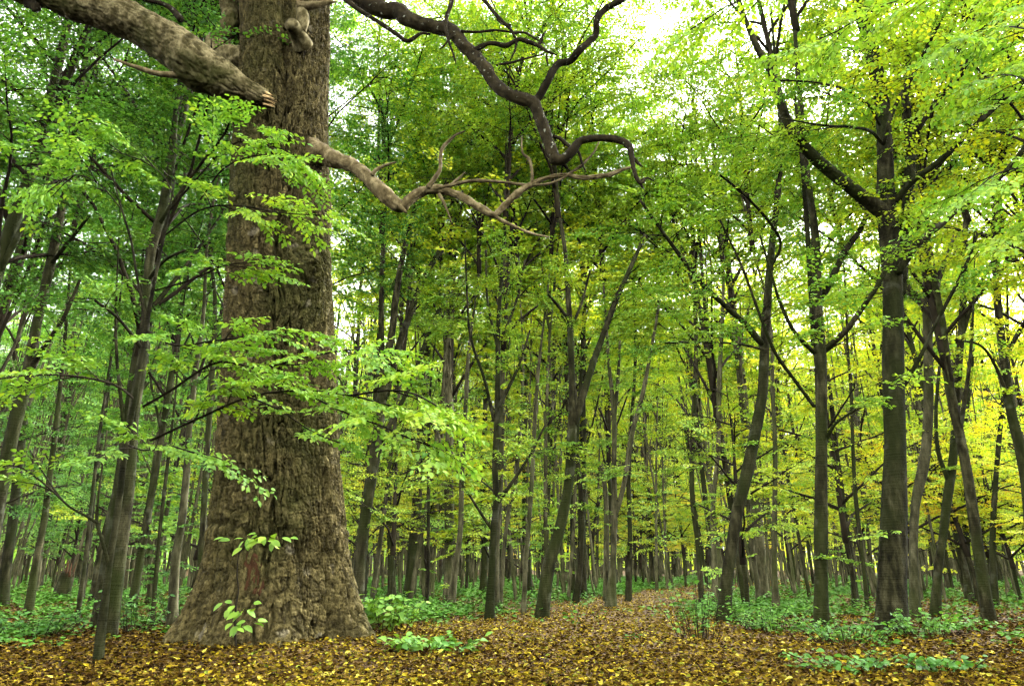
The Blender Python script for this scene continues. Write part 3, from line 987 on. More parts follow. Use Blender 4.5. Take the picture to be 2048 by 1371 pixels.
# ------------------------------------------------------------------ traced trees: trunk and main branches as the photograph shows them
def traced_tree(name, label, base, trunk, branches=(), mat=None, autumn_tone=0.35, crown=True, sprays=1.0, top=14.0, cs=1.0, yb=None, lean=None, sides=14, seed=None, low=0, gn=0.10, leaves_on=True):
    """trunk: (px, py, w) from the foot up; branches: lists of (px, py, w, dY) where dY is how far the branch comes towards (-) or away from (+) the viewer"""
    seed = seed if seed is not None else int(abs(trunk[0][0]) * 7 + 13)
    rng = np.random.default_rng(seed)
    Y = base if yb is None else yb
    mat = mat or M_BARK
    p0 = at(trunk[0][0], trunk[0][1], Y)
    gz = float(ground_h(p0[0], p0[1]))
    root_p = np.array([p0[0], p0[1], gz])
    root = empty(name, root_p)
    tag(root, label, 'tree')
    W = []
    for px, py, w in trunk:
        p = at(px, py, Y)
        W.append([*(p - root_p), w / 2 * depth_of(p) / FPX])
    W = np.array(W)
    W[0, 2] = -0.12
    W[0, 3] *= 1.12
    last, prev = W[-1], W[-2]
    dirn = unit(last[:3] - prev[:3])
    top_z = max(top, last[2] + 2.0)
    k = 0
    P = [*W]
    r = last[3]
    while P[-1][2] < top_z:
        k += 1
        dirn = unit(dirn * 0.8 + np.array([rng.normal(0, .06), rng.normal(0, .06), 0.35]))
        r *= 0.8
        P.append(np.array([*(P[-1][:3] + dirn * 1.3), r]))
    W = smooth_path(np.array(P), 60)
    # root flare
    fl = np.exp(-np.clip(W[:, 2], 0, 9) / 0.18)
    m = MB()
    tube(m, W[:, :3], np.maximum(W[:, 3] * (1 + 0.12 * fl) * (0.82 if trunk[0][0] < 300 else 0.89), 0.01), sides, gnarl=gn, gf=2.2, seed=seed)
    m.obj('trunk', mat, root)
    fo = Foliage(rng)
    for b in branches:
        B = []
        for q in b:
            px, py, w, dy = q
            p = at(px, py, Y + dy)
            B.append([*(p - root_p), w / 2 * depth_of(p) / FPX])
        B = smooth_path(np.array(B), max(8, 6 * len(B)))
        m = MB()
        tube(m, B[:, :3], np.maximum(B[:, 3], 0.006), 8 if B[0, 3] < 0.06 else 12, gnarl=gn, gf=3, seed=seed + 1)
        m.obj('branch', mat, root)
        if leaves_on:
            L = np.linalg.norm(np.diff(B[:, :3], axis=0), axis=1).sum()
            for s in range(int(L * 2.6 * sprays)):
                t = 0.35 + 0.65 * rng.random()
                i = int(t * (len(B) - 2))
                p, d = B[i, :3], unit(B[i + 1, :3] - B[i, :3])
                lat = unit(np.cross([0, 0, 1.0], d)) * rng.choice([-1, 1])
                dn = unit(np.array([d[0], d[1], d[2] * .2]) * rng.uniform(0.2, 1) + lat * rng.uniform(0.5, 1.1))
                l = rng.uniform(0.3, 1.5)
                e = p + dn * l
                fo.twig([p, (p + e) / 2 + [0, 0, .05], e], 0.011, 0.004)
                fo.spray(e, dn, rng.uniform(.75, 1.1))
                fo.spray((p + e) / 2, unit(dn + lat * rng.normal(0, .6)), rng.uniform(.6, 1.0))
    for s in range(low):
        i = int(rng.uniform(0.06, 0.6) * len(W))
        a = rng.uniform(0, 6.28)
        fo.spray(W[i, :3], [math.cos(a), math.sin(a), rng.uniform(-.1, .3)], rng.uniform(.45, .9))
    if fo.lp:
        o = tag(fo.leaf_mb().obj('foliage', M_LEAF, root, smooth=False), kind='stuff')
        o.color = (autumn_tone, 0, 0, 1)
    if fo.s0:
        tag(fo.twig_mb().obj('twigs', M_TWIG, root), kind='stuff')
    if crown:
        i = int(len(W) * (0.84 if Y < 14.5 else 0.66))
        c = CROWNS[int(rng.integers(len(CROWNS)))]
        put_crown(root, c, tuple(W[i, :3]), cs, rng.uniform(0, 6.28), autumn_tone)
    return root


F = foot
traced_tree('hornbeam_tree', 'stout mossy forked hornbeam, thickest trunk on the right', F(1783, 1264),
            [(1783, 1264, 66), (1784, 1180, 62), (1788, 1040, 55), (1790, 900, 45), (1788, 800, 45), (1786, 720, 45), (1786, 590, 41), (1778, 460, 42), (1772, 400, 38), (1770, 300, 32), (1763, 200, 31), (1745, 110, 30), (1719, 0, 30), (1690, -120, 24)],
            [[(1768, 425, 32, 0), (1749, 411, 30, -.1), (1708, 380, 25, -.3), (1656, 339, 24, -.5), (1622, 308, 23, -.6), (1588, 267, 20, -.8), (1567, 223, 18, -.9), (1547, 154, 15, -1), (1519, 103, 13, -1.1), (1495, 51, 10, -1.2), (1470, -20, 8, -1.3)],
             [(1800, 590, 22, .1), (1808, 480, 25, .2), (1817, 400, 22, .3), (1820, 300, 19, .5), (1812, 200, 16, .6), (1818, 60, 12, .8)],
             [(1796, 545, 16, -.2), (1835, 488, 14, -.5), (1883, 448, 12, -.8), (1931, 404, 11, -1.0), (1999, 356, 10, -1.3), (2060, 280, 9, -1.6), (2130, 180, 6, -1.8)],
             [(1790, 402, 13, -.1), (1828, 360, 12, -.4), (1883, 319, 12, -.7), (1948, 254, 11, -1.0), (1999, 206, 11, -1.2), (2060, 150, 9, -1.5)],
             [(1815, 310, 13, .2), (1842, 247, 13, -.2), (1883, 192, 12, -.5), (1924, 144, 13, -.7), (1972, 69, 13, -1.0), (2040, 7, 11, -1.2), (2100, -40, 8, -1.4)],
             [(1766, 290, 9, -.3), (1790, 213, 8, -.6), (1828, 147, 8, -.9), (1862, 79, 7, -1.1), (1903, 0, 6, -1.3)],
             [(1808, 770, 10, 0), (1842, 710, 8, -.3), (1862, 666, 7, -.5), (1896, 601, 7, -.8), (1931, 532, 7, -1.0), (1955, 467, 6, -1.2)],
             [(1763, 285, 7, -.3), (1740, 262, 6, -.7), (1700, 254, 5, -1.1), (1640, 250, 4, -1.5), (1560, 236, 3, -2.0)],
             [(1760, 250, 6, -.3), (1738, 212, 6, -.7), (1690, 180, 5, -1.2), (1630, 165, 4, -1.8), (1540, 160, 3, -2.2)]],
            autumn_tone=0.42, sides=28, low=5, top=16, gn=0.06, sprays=0.6)
traced_tree('hornbeam_tree', 'dark upright hornbeam splitting into steep stems, left of the thickest right trunk', F(1641, 1258),
            [(1641, 1258, 33), (1642, 1160, 30), (1642, 1000, 28), (1643, 850, 25), (1641, 720, 26), (1637, 640, 22), (1635, 590, 19), (1632, 501, 18), (1627, 440, 15), (1612, 330, 13), (1600, 200, 11), (1590, 60, 8)],
            [[(1628, 690, 12, 0), (1624, 620, 11, -.1), (1620, 553, 10, -.2), (1614, 450, 10, -.3), (1602, 300, 8, -.3), (1588, 180, 6, -.3)],
             [(1648, 700, 13, 0), (1691, 662, 11, -.3), (1725, 615, 10, -.5), (1759, 563, 9, -.8), (1800, 470, 7, -1)],
             [(1642, 600, 14, .1), (1670, 543, 12, .2), (1691, 501, 12, .3), (1725, 450, 10, .4), (1740, 390, 7, .5)],
             [(1628, 705, 9, 0), (1588, 662, 8, -.4), (1560, 604, 7, -.7), (1547, 563, 5, -.9), (1520, 470, 4, -1.2)],
             [(1628, 812, 8, -.1), (1588, 758, 7, -.5), (1550, 704, 7, -.9), (1519, 628, 6, -1.2), (1485, 536, 5, -1.5), (1440, 440, 4, -1.9)],
             [(1652, 880, 8, 0), (1672, 846, 6, -.3), (1720, 816, 4, -.6), (1770, 806, 3, -.8)]],
            autumn_tone=0.40, sides=20, low=6, top=15)
traced_tree('hornbeam_tree', 'bowed hornbeam leaning right, right of the leafy path', F(1447, 1246),
            [(1447, 1246, 33), (1452, 1175, 29), (1464, 1090, 26), (1475, 1021, 26), (1495, 942, 27), (1509, 872, 24), (1524, 793, 22), (1528, 724, 22), (1531, 660, 20), (1536, 587, 17), (1541, 519, 16), (1549, 450, 14), (1558, 360, 13), (1562, 260, 10)],
            [[(1526, 690, 13, 0), (1506, 666, 13, -.2), (1492, 649, 12, -.3), (1461, 621, 11, -.5), (1417, 580, 10, -.9), (1379, 536, 9, -1.2), (1330, 470, 7, -1.6), (1280, 400, 5, -2.0)],
             [(1530, 700, 6, 0), (1480, 688, 5, -.4), (1400, 684, 4, -.9), (1330, 686, 3, -1.3)],
             [(1539, 540, 6, 0), (1560, 480, 6, -.3), (1500, 400, 5, -1), (1440, 350, 4, -1.6)]],
            autumn_tone=0.42, sides=20, low=8)
traced_tree('hornbeam_tree', 'leaning forked hornbeam at the far left edge of the leafy path', F(1083, 1233),
            [(1083, 1233, 33), (1087, 1205, 31), (1099, 1124, 28), (1120, 1055, 25), (1137, 970, 22), (1142, 901, 22), (1145, 827, 20), (1144, 759, 15), (1140, 656, 13), (1137, 604, 12), (1130, 500, 9)],
            [[(1146, 850, 16, 0), (1157, 820, 16, 0), (1181, 741, 14, .1), (1205, 673, 12, .2), (1233, 597, 11, .3), (1253, 553, 9, .4), (1290, 470, 7, .6)],
             [(1139, 640, 7, 0), (1115, 610, 6, -.3), (1096, 588, 4, -.5)], [(1141, 660, 6, 0), (1165, 600, 5, -.2), (1180, 540, 4, -.4)]],
            autumn_tone=0.52, sides=18, low=6)  # leaf tone raised to paint light into the dark middle
traced_tree('hornbeam_tree', 'dark slim hornbeam with thin upswept branches, left of the leafy path', F(978, 1236),
            [(978, 1236, 22), (984, 1141, 17), (988, 1055, 16), (993, 1004, 14), (990, 935, 14), (993, 861, 14), (995, 810, 13), (996, 724, 12), (997, 640, 10), (1004, 540, 8), (1010, 440, 6)],
            [[(997, 815, 8, 0), (1020, 769, 7, -.2), (1040, 725, 5, -.3), (1060, 660, 4, -.4)], [(995, 1006, 8, 0), (1020, 970, 7, -.3), (1061, 908, 5, -.5), (1090, 850, 4, -.7)],
             [(982, 1056, 6, 0), (948, 1004, 5, -.4), (917, 952, 4, -.7), (900, 900, 3, -.9)], [(988, 842, 7, 0), (969, 759, 6, -.2), (941, 673, 5, -.4), (934, 587, 4, -.5), (930, 480, 3, -.6)],
             [(996, 700, 6, .1), (975, 600, 5, .2), (972, 500, 4, .3)], [(996, 690, 6, 0), (1030, 610, 5, -.1), (1050, 520, 4, -.2)]],
            autumn_tone=0.52, sides=14, low=10)  # brighter leaf tone here too, standing in for light
traced_tree('hornbeam_tree', 'hornbeam just right of the oak dividing into three steep stems', F(716, 1224),
            [(716, 1224, 27), (720, 1124, 25), (732, 1021, 26), (746, 935, 25), (754, 880, 23), (764, 793, 22), (764, 740, 16), (763, 656, 12), (763, 553, 11), (766, 484, 9), (760, 380, 7)],
            [[(766, 800, 16, 0), (776, 710, 15, -.1), (785, 656, 14, -.1), (795, 570, 13, -.2), (812, 484, 10, -.2), (840, 380, 7, -.3)],
             [(772, 790, 15, .1), (795, 700, 14, .2), (815, 642, 14, .3), (842, 570, 13, .4), (869, 519, 11, .5), (897, 470, 9, .6), (940, 380, 6, .8)],
             [(742, 960, 11, .2), (775, 860, 10, .4), (820, 770, 9, .5), (860, 660, 9, .6), (892, 590, 7, .8)]],
            autumn_tone=0.48, sides=18, low=4)  # leaf tone lifted as painted light beside the oak
small = [
    ('slim hornbeam trunk second to the right of the oak', [(785, 1206, 19), (782, 1107, 16), (777, 987, 14), (784, 901, 13), (792, 800, 11), (800, 700, 9)], M_BARK, .48),
    ('grey trunk leaning gently right, left of the dark slim hornbeam', [(900, 1219, 21), (910, 1141, 15), (921, 1055, 12), (924, 935, 11), (930, 840, 10), (936, 720, 8)], M_PALEBARK, .5),
    ('pencil-thin straight stem between the oak and the dark slim hornbeam', [(852, 1216, 10), (856, 1141, 8), (857, 1004, 7), (858, 880, 6), (862, 760, 5)], M_BARK, .35),
    ('pale slim trunk between the dark slim hornbeam and the leaning forked one', [(1046, 1226, 12), (1052, 1124, 10), (1061, 1004, 10), (1067, 901, 9), (1072, 800, 8), (1082, 690, 6)], M_PALEBARK, .42),
    ('thin trunk bending right close behind the dark slim hornbeam', [(999, 1218, 10), (1006, 1124, 9), (1017, 1021, 8), (1032, 960, 8), (1040, 860, 7), (1046, 740, 5)], M_PALEBARK, .42),
    ('slim trunk behind the leaning forked hornbeam, curving up to its right', [(1150, 1207, 17), (1161, 1124, 12), (1165, 1021, 11), (1158, 952, 11), (1154, 880, 10), (1160, 780, 8)], M_BARK, .46),
    ('tall trunk standing at the far right side of the path end', [(1256, 1205, 14), (1260, 1072, 11), (1257, 970, 10), (1262, 860, 9), (1270, 740, 7)], M_BARK, .48),
    ('straight slim trunk between the bowed hornbeam and the dark upright one', [(1552, 1226, 18), (1549, 1141, 13), (1549, 1055, 12), (1550, 970, 11), (1550, 880, 10), (1545, 780, 9)], M_PALEBARK, .48),
    ('thin trunk leaning left behind the bowed hornbeam', [(1519, 1208, 11), (1509, 1124, 10), (1499, 1055, 9), (1494, 960, 8), (1490, 850, 7)], M_PALEBARK, .45),
    ('leaning slim trunk behind and right of the dark upright hornbeam', [(1712, 1215, 15), (1704, 1130, 13), (1690, 1040, 12), (1680, 960, 12), (1670, 880, 11), (1660, 780, 9)], M_BARK, .45),
    ('slender trunk between the dark upright hornbeam and the thickest right trunk', [(1735, 1222, 10), (1727, 1130, 9), (1712, 1000, 9), (1706, 900, 8), (1702, 780, 7)], M_BARK, .5),
    ('slim straight trunk right beside the curved right-hand trunk', [(1938, 1205, 16), (1934, 1107, 14), (1928, 987, 12), (1927, 880, 11), (1940, 760, 9)], M_BARK, .5),
    ('thin dark stem between the curved trunk and the right edge', [(1990, 1216, 15), (1985, 1100, 13), (1990, 980, 11), (2000, 860, 10)], M_BARK, .55),
    ('thin leaning trunk between the bowed hornbeam and the twin trunk', [(1404, 1212, 13), (1396, 1090, 12), (1384, 980, 12), (1386, 860, 11), (1392, 720, 10), (1390, 600, 9), (1388, 500, 7)], M_BARK, .5),
    ('slim trunk forking low just left of the bowed hornbeam', [(1430, 1218, 15), (1428, 1100, 12), (1426, 1010, 11), (1436, 900, 10), (1438, 760, 9), (1446, 600, 7)], M_PALEBARK, .5),
]
for lab, tr, mt, au in small:
    traced_tree('hornbeam_tree', lab, F(*tr[0][:2]), tr, mat=mt, autumn_tone=au, sides=12, low=8, cs=0.85)
traced_tree('hornbeam_tree', 'twin-stemmed trunk standing at the bend of the path', F(1220, 1217),
            [(1220, 1217, 27), (1226, 1124, 15), (1229, 1021, 14), (1228, 935, 12), (1229, 861, 11), (1226, 800, 10), (1219, 740, 8), (1212, 640, 6)],
            [[(1226, 1040, 11, 0), (1240, 1000, 10, 0), (1251, 952, 10, .1), (1258, 901, 10, .1), (1268, 850, 9, .2), (1284, 793, 9, .2), (1301, 707, 7, .3), (1320, 600, 5, .4)],
             [(1212, 1200, 13, .2), (1213, 1100, 12, .3), (1212, 1000, 10, .4), (1204, 930, 9, .4)], [(1229, 830, 8, 0), (1236, 760, 7, 0), (1240, 680, 5, 0)]],
            mat=M_PALEBARK, autumn_tone=.48, sides=14, low=8)
traced_tree('hornbeam_tree', 'pale forked trunk close behind the thickest right trunk', F(1829, 1237),
            [(1829, 1237, 24), (1828, 1150, 19), (1827, 1072, 18), (1832, 1000, 20), (1846, 935, 23), (1855, 861, 20), (1857, 759, 19), (1855, 656, 19), (1853, 553, 15), (1852, 484, 13), (1850, 380, 10)],
            [[(1853, 625, 13, 0), (1835, 594, 12, -.1), (1818, 577, 10, -.2), (1806, 540, 6, -.3)], [(1857, 630, 14, 0), (1868, 595, 12, 0), (1880, 550, 10, .1), (1910, 470, 8, .2)]],
            mat=M_PALEBARK, autumn_tone=.58, sides=18, low=6)
traced_tree('hornbeam_tree', 'curved trunk with a steep side stem near the right edge', F(1868, 1233),
            [(1868, 1233, 21), (1876, 1141, 18), (1886, 1072, 18), (1896, 987, 19), (1904, 935, 18), (1910, 861, 17), (1917, 741, 15), (1923, 656, 14), (1928, 553, 12), (1931, 450, 11), (1942, 340, 9)],
            [[(1926, 665, 9, 0), (1951, 587, 8, -.1), (1986, 519, 7, -.2), (2010, 430, 5, -.3)], [(1896, 960, 9, 0), (1876, 900, 8, -.1), (1872, 820, 7, -.1), (1880, 720, 6, 0)]],
            autumn_tone=.55, sides=16, low=8)
traced_tree('hornbeam_tree', 'dark trunk leaning in from the right edge', F(2068, 1240),
            [(2068, 1240, 24), (2056, 1000, 23), (2040, 896, 21), (2023, 827, 20), (2013, 759, 18), (2000, 656, 16), (1992, 553, 14), (1989, 450, 12), (2000, 330, 10), (2010, 240, 8)],
            [[(2018, 800, 8, 0), (1990, 730, 6, -.3), (1960, 690, 5, -.6), (1910, 680, 4, -.9)], [(2008, 720, 9, 0), (2040, 660, 8, -.2), (2080, 600, 6, -.4)]],
            autumn_tone=.66, sides=16, low=8)
# left of the oak; greener leaf tones, also lowered to paint this side's shade
traced_tree('hornbeam_tree', 'leaning dark trunk near the left edge', 12.0,
            [(-38, 1225, 34), (0, 985, 32), (34, 827, 30), (58, 741, 28), (72, 656, 23), (89, 580, 22), (103, 519, 21), (117, 450, 20), (128, 394, 17), (144, 309, 15), (158, 200, 14), (172, 110, 12)],
            [[(92, 590, 9, 0), (130, 640, 1, 0)][:0] or [(100, 530, 9, 0), (140, 480, 7, -.3), (180, 430, 5, -.6)], [(60, 740, 12, 0), (90, 690, 10, -.2), (125, 640, 8, -.4), (160, 560, 6, -.6)],
             [(136, 340, 7, 0), (100, 280, 6, -.4), (40, 240, 4, -1)]],
            autumn_tone=.22, sides=18, low=6)
traced_tree('hornbeam_tree', 'tall trunk left of the oak standing behind the forked sapling', 11.4,
            [(224, 1232, 36), (238, 1120, 31), (254, 1004, 28), (261, 935, 27), (266, 837, 26), (279, 759, 25), (288, 697, 22), (292, 620, 20), (297, 540, 22), (307, 480, 23), (322, 430, 22), (338, 350, 19), (346, 300, 16), (352, 220, 12)],
            [[(318, 450, 9, 0), (350, 400, 7, -.3), (400, 330, 6, -.6), (452, 262, 5, -1), (466, 200, 3, -1.2)], [(296, 560, 8, 0), (330, 520, 6, -.4), (370, 500, 5, -.8)],
             [(286, 700, 8, 0), (240, 640, 6, -.5), (190, 600, 5, -1)]],
            autumn_tone=.22, sides=18, low=5)
left_small = [
    ('straight dark trunk left of the broken stump', [(57, 1229, 20), (72, 1124, 17), (86, 1055, 15), (100, 950, 13), (112, 850, 11), (124, 740, 9)], M_BARK, .18, None),
    ('thin dark stem leaning right in front of the broken stump', [(154, 1249, 11), (168, 1141, 10), (176, 1072, 9), (187, 970, 8), (200, 860, 7), (220, 730, 6)], M_BARK, .18, None),
    ('lichen-ringed trunk between the tall left trunk and the oak', [(346, 1248, 22), (351, 1124, 20), (364, 1038, 17), (374, 935, 15), (378, 861, 13), (392, 740, 11)], M_PALEBARK, .2, None),
    ('narrow stem just left of the lichen-ringed trunk', [(306, 1250, 10), (312, 1150, 9), (322, 1040, 8), (336, 920, 7), (350, 800, 5)], M_BARK, .2, None),
    ('dark trunk cut by the left edge of the view', [(4, 1215, 26), (14, 1120, 24), (26, 1038, 22), (36, 935, 20), (50, 830, 17)], M_BARK, .15, None),
    ('slim trunk partly hidden by the left foot of the oak', [(398, 1222, 17), (402, 1124, 15), (408, 1020, 14), (414, 900, 13), (424, 760, 11), (430, 600, 9)], M_BARK, .2, None),
    ('dark trunk right of the broken stump', [(160, 1212, 15), (172, 1120, 13), (186, 1000, 12), (205, 860, 10), (225, 720, 8)], M_BARK, .18, None),
]
for lab, tr, mt, au, yb in left_small:
    traced_tree('hornbeam_tree', lab, F(*tr[0][:2]), tr, mat=mt, autumn_tone=au, sides=12, low=8, cs=0.85)

# ------------------------------------------------------------------ the near sapling on the left and its boughs that cross the oak
LEAF_ME = []
for k in range(4):
    mb = MB()
    leaves(mb, [[0, 0, 0]], [[1, 0, 0]], [[0, 0, 1]], [1.0], np.array([0.2 + 0.2 * k]), tpl=LEAF_FINE, width=0.9 + 0.08 * k)
    LEAF_ME.append(mb.mesh('leaf', M_LEAF, smooth=True))


def leaf_objects(parent, pos, d, n, size, rnd, autumn_tone):
    """each leaf an object of its own, four shared meshes"""
    from mathutils import Matrix
    d = unit(d)
    s = unit(np.cross(n, d))
    n = np.cross(d, s)
    for i in range(len(pos)):
        o = link('leaf', LEAF_ME[min(3, int(rnd[i] * 4))], parent)
        M = Matrix(((d[i, 0] * size[i], s[i, 0] * size[i], n[i, 0] * size[i], pos[i, 0]),
                    (d[i, 1] * size[i], s[i, 1] * size[i], n[i, 1] * size[i], pos[i, 1]),
                    (d[i, 2] * size[i], s[i, 2] * size[i], n[i, 2] * size[i], pos[i, 2]), (0, 0, 0, 1)))
        o.matrix_local = M
        o.color = (autumn_tone, 0, 0, 1)


def near_tree():
    rng = np.random.default_rng(55)
    Y = F(196, 1331)
    p0 = at(196, 1331, Y)
    root_p = np.array([p0[0], p0[1], float(ground_h(p0[0], p0[1]))])
    root = empty('hornbeam_sapling', root_p)
    tag(root, 'slim forked young hornbeam in front at left, its leafy boughs crossing the oak', 'tree')

    def W(pts):
        out = []
        for px, py, w, y in pts:
            p = at(px, py, y)
            out.append([*(p - root_p), w / 2 * depth_of(p) / FPX])
        return np.array(out)
    tr = W([(196, 1334, 24, Y), (202, 1261, 18, Y), (213, 1175, 14, Y), (219, 1124, 13, Y), (230, 1055, 12, Y), (240, 987, 12, Y), (248, 920, 11, Y), (260, 850, 10, Y), (274, 770, 10, Y), (288, 690, 9, Y), (294, 645, 9, Y), (304, 590, 7, Y), (318, 520, 6, Y), (335, 440, 5, Y), (350, 360, 3, Y)])
    tr[0, 2] = -.1
    P = smooth_path(tr, 80)
    m = MB()
    tube(m, P[:, :3], P[:, 3], 14, 0.12, 6, 3)
    m.obj('trunk', M_BARK, root)
    for pts in ([(219, 1130, 9, Y), (211, 1105, 8, Y - .05), (203, 1075, 7, Y - .1), (194, 1045, 7, Y - .1), (196, 1000, 5, Y - .15), (205, 930, 4, Y - .2), (214, 860, 3, Y - .2)],
                [(294, 645, 7, Y), (284, 600, 6, Y - .05), (274, 553, 5, Y - .1), (262, 480, 5, Y - .1), (244, 420, 4, Y - .15), (222, 340, 3, Y - .2)],
                [(196, 1046, 6, Y - .1), (170, 1030, 5, Y - .2), (130, 1005, 4, Y - .3), (90, 950, 3, Y - .5), (60, 900, 3, Y - .6)]):
        B = smooth_path(W(pts), 30)
        m = MB()
        tube(m, B[:, :3], B[:, 3], 8, 0.12, 6, 4)
        m.obj('branch', M_BARK, root)
    fo = Foliage(rng)

    def bough(pts, w0=7, w1=3, **k):
        B = W([(a, b, 1, y) for a, b, y in pts])[:, :3]
        fo.bough(B, w0 / 2 * 8 / FPX, w1 / 2 * 8 / FPX, **k)
    kw = dict(side_len=(0.25, 0.8), scale=(0.5, 0.8), every=0.20)
    bough([(286, 812, Y), (343, 779, 7.9), (432, 724, 7.7), (520, 735, 7.5), (600, 716, 7.3), (690, 700, 7.1), (770, 698, 6.9)], rbase=.55, **kw)
    bough([(300, 880, Y), (394, 837, 7.9), (497, 793, 7.6), (600, 780, 7.3), (700, 790, 7.0), (770, 808, 6.8), (830, 820, 6.7)], rbase=.62, **kw)
    bough([(600, 780, 7.3), (680, 820, 7.0), (760, 850, 6.8), (810, 872, 6.7), (860, 890, 6.6)], w0=5, start=.2, rbase=.7, **kw)
    bough([(700, 790, 7.0), (780, 780, 6.9), (830, 788, 6.8), (880, 815, 6.7)], w0=5, rbase=.85, start=.2, **kw)
    bough([(292, 660, Y), (350, 690, 7.9), (420, 682, 7.7), (500, 672, 7.6), (545, 668, 7.5)], rbase=.45, **kw)
    bough([(270, 800, Y), (230, 770, 7.8), (150, 752, 7.5), (60, 750, 7.2), (-20, 760, 7.0)], rbase=.4, **kw)
    bough([(256, 890, Y), (290, 900, 7.7), (330, 890, 7.5), (390, 905, 7.3)], w0=5, start=.1, rbase=.4, **kw)
    bough([(497, 793, 7.6), (560, 820, 7.4), (620, 860, 7.3), (680, 885, 7.2)], w0=4, start=.35, rbase=.4, side_len=(.15, .4), scale=(.4, .55), every=.22)
    bough([(310, 580, Y), (380, 560, 7.9), (450, 530, 7.7), (505, 525, 7.6)], w0=5, rbase=.35, start=.3, **kw)
    bough([(330, 470, Y), (400, 420, 7.8), (470, 410, 7.6), (560, 425, 7.4), (640, 430, 7.2)], w0=5, rbase=.6, start=.3, **kw)
    bough([(340, 420, Y), (400, 350, 7.7), (460, 290, 7.5), (510, 285, 7.4), (570, 300, 7.3), (600, 320, 7.3)], w0=5, rbase=.5, start=.35, **kw)
    bough([(400, 400, 7.7), (450, 335, 7.5), (520, 310, 7.4), (570, 330, 7.3)], w0=4, rbase=.45, start=.3, **kw)
    bough([(130, 1005, 7.7), (80, 960, 7.5), (30, 930, 7.4), (-20, 940, 7.3)], w0=4, rbase=.8, start=.1, **kw)
    bough([(222, 360, 7.9), (180, 330, 7.8), (120, 310, 7.7), (40, 300, 7.6)], w0=4, rbase=.35, **kw)
    bough([(244, 420, 7.9), (200, 370, 7.7), (150, 350, 7.5), (100, 380, 7.4)], w0=4, rbase=.3, **kw)
    bough([(350, 400, 8.0), (325, 350, 7.9), (280, 320, 7.8), (220, 300, 7.7)], w0=4, rbase=.45, **kw)
    tag(fo.twig_mb().obj('twigs', M_TWIG, root), kind='stuff')
    a = fo.leaf_arrays()
    n = len(a[0])
    wp = a[0] + root_p
    front = np.argsort(wp[:, 1])                      # the 300 nearest leaves as single leaves
    keep = np.zeros(n, bool)
    keep[front[:300]] = True
    leaf_objects(root, *[x[keep] for x in a], autumn_tone=.42)
    o = fo.leaf_mb(LEAF_FINE, ~keep).obj('foliage', M_LEAF, root, smooth=True)
    o.color = (.40, 0, 0, 1)
    tag(o, kind='stuff')
    return n


n_near = near_tree()
print('near tree leaves', n_near)


def overhang():
    """a tree just outside the right edge; its boughs with large near leaves hang into the upper right"""
    rng = np.random.default_rng(66)
    root_p = np.array([7.9, 7.6, float(ground_h(7.9, 7.6))])
    root = empty('hornbeam_tree', root_p)
    tag(root, 'near tree at the right edge whose boughs hang large pale leaves into the upper right', 'tree')
    P = smooth_path([[0, 0, -.1], [.05, 0, 3], [-.1, .1, 6], [0, .2, 10]], 30)
    m = MB()
    tube(m, P, np.linspace(.2, .07, 30), 14, .1, 2.5, 5)
    m.obj('trunk', M_BARK, root)
    fo = Foliage(rng)
    kw = dict(side_len=(.25, .8), scale=(.5, .8), every=.26)
    for pts, rb in (([(2180, 330, 7.4), (2080, 330, 6.9), (2000, 345, 6.3), (1960, 372, 6.0)], .6), ([(2180, 230, 7.4), (2090, 180, 6.8), (2020, 150, 6.3), (1960, 160, 6.0)], .5),
                    ([(2180, 120, 7.4), (2060, 60, 6.6), (1960, 60, 6.0), (1890, 90, 5.8)], .5), ([(2180, 60, 7.5), (2000, -30, 6.5), (1800, 0, 6.0), (1660, 70, 5.8), (1560, 110, 5.7)], .75),
                    ([(2180, -20, 7.5), (1900, -90, 6.3), (1650, -70, 5.8), (1480, 0, 5.6), (1380, 60, 5.6)], .8), ([(2180, 420, 7.4), (2100, 440, 7.0), (2030, 470, 6.7)], .7)):
        B = np.array([at(a, b, y) - root_p for a, b, y in pts])
        fo.bough(B, .016, .007, rbase=rb, **kw)
        j = int(np.argmin(np.abs(P[:, 2] - B[0, 2] + .5)))
        fo.twig([P[j], B[0]], .03, .016)
    tag(fo.twig_mb().obj('twigs', M_TWIG, root), kind='stuff')
    a = fo.leaf_arrays()
    idx = np.argsort((a[0] + root_p)[:, 1])
    keep = np.zeros(len(idx), bool)
    keep[idx[:300]] = True
    leaf_objects(root, *[x[keep] for x in a], autumn_tone=.44)
    o = fo.leaf_mb(LEAF_FINE, ~keep).obj('foliage', M_LEAF, root, smooth=True)
    o.color = (.44, 0, 0, 1)
    tag(o, kind='stuff')


overhang()


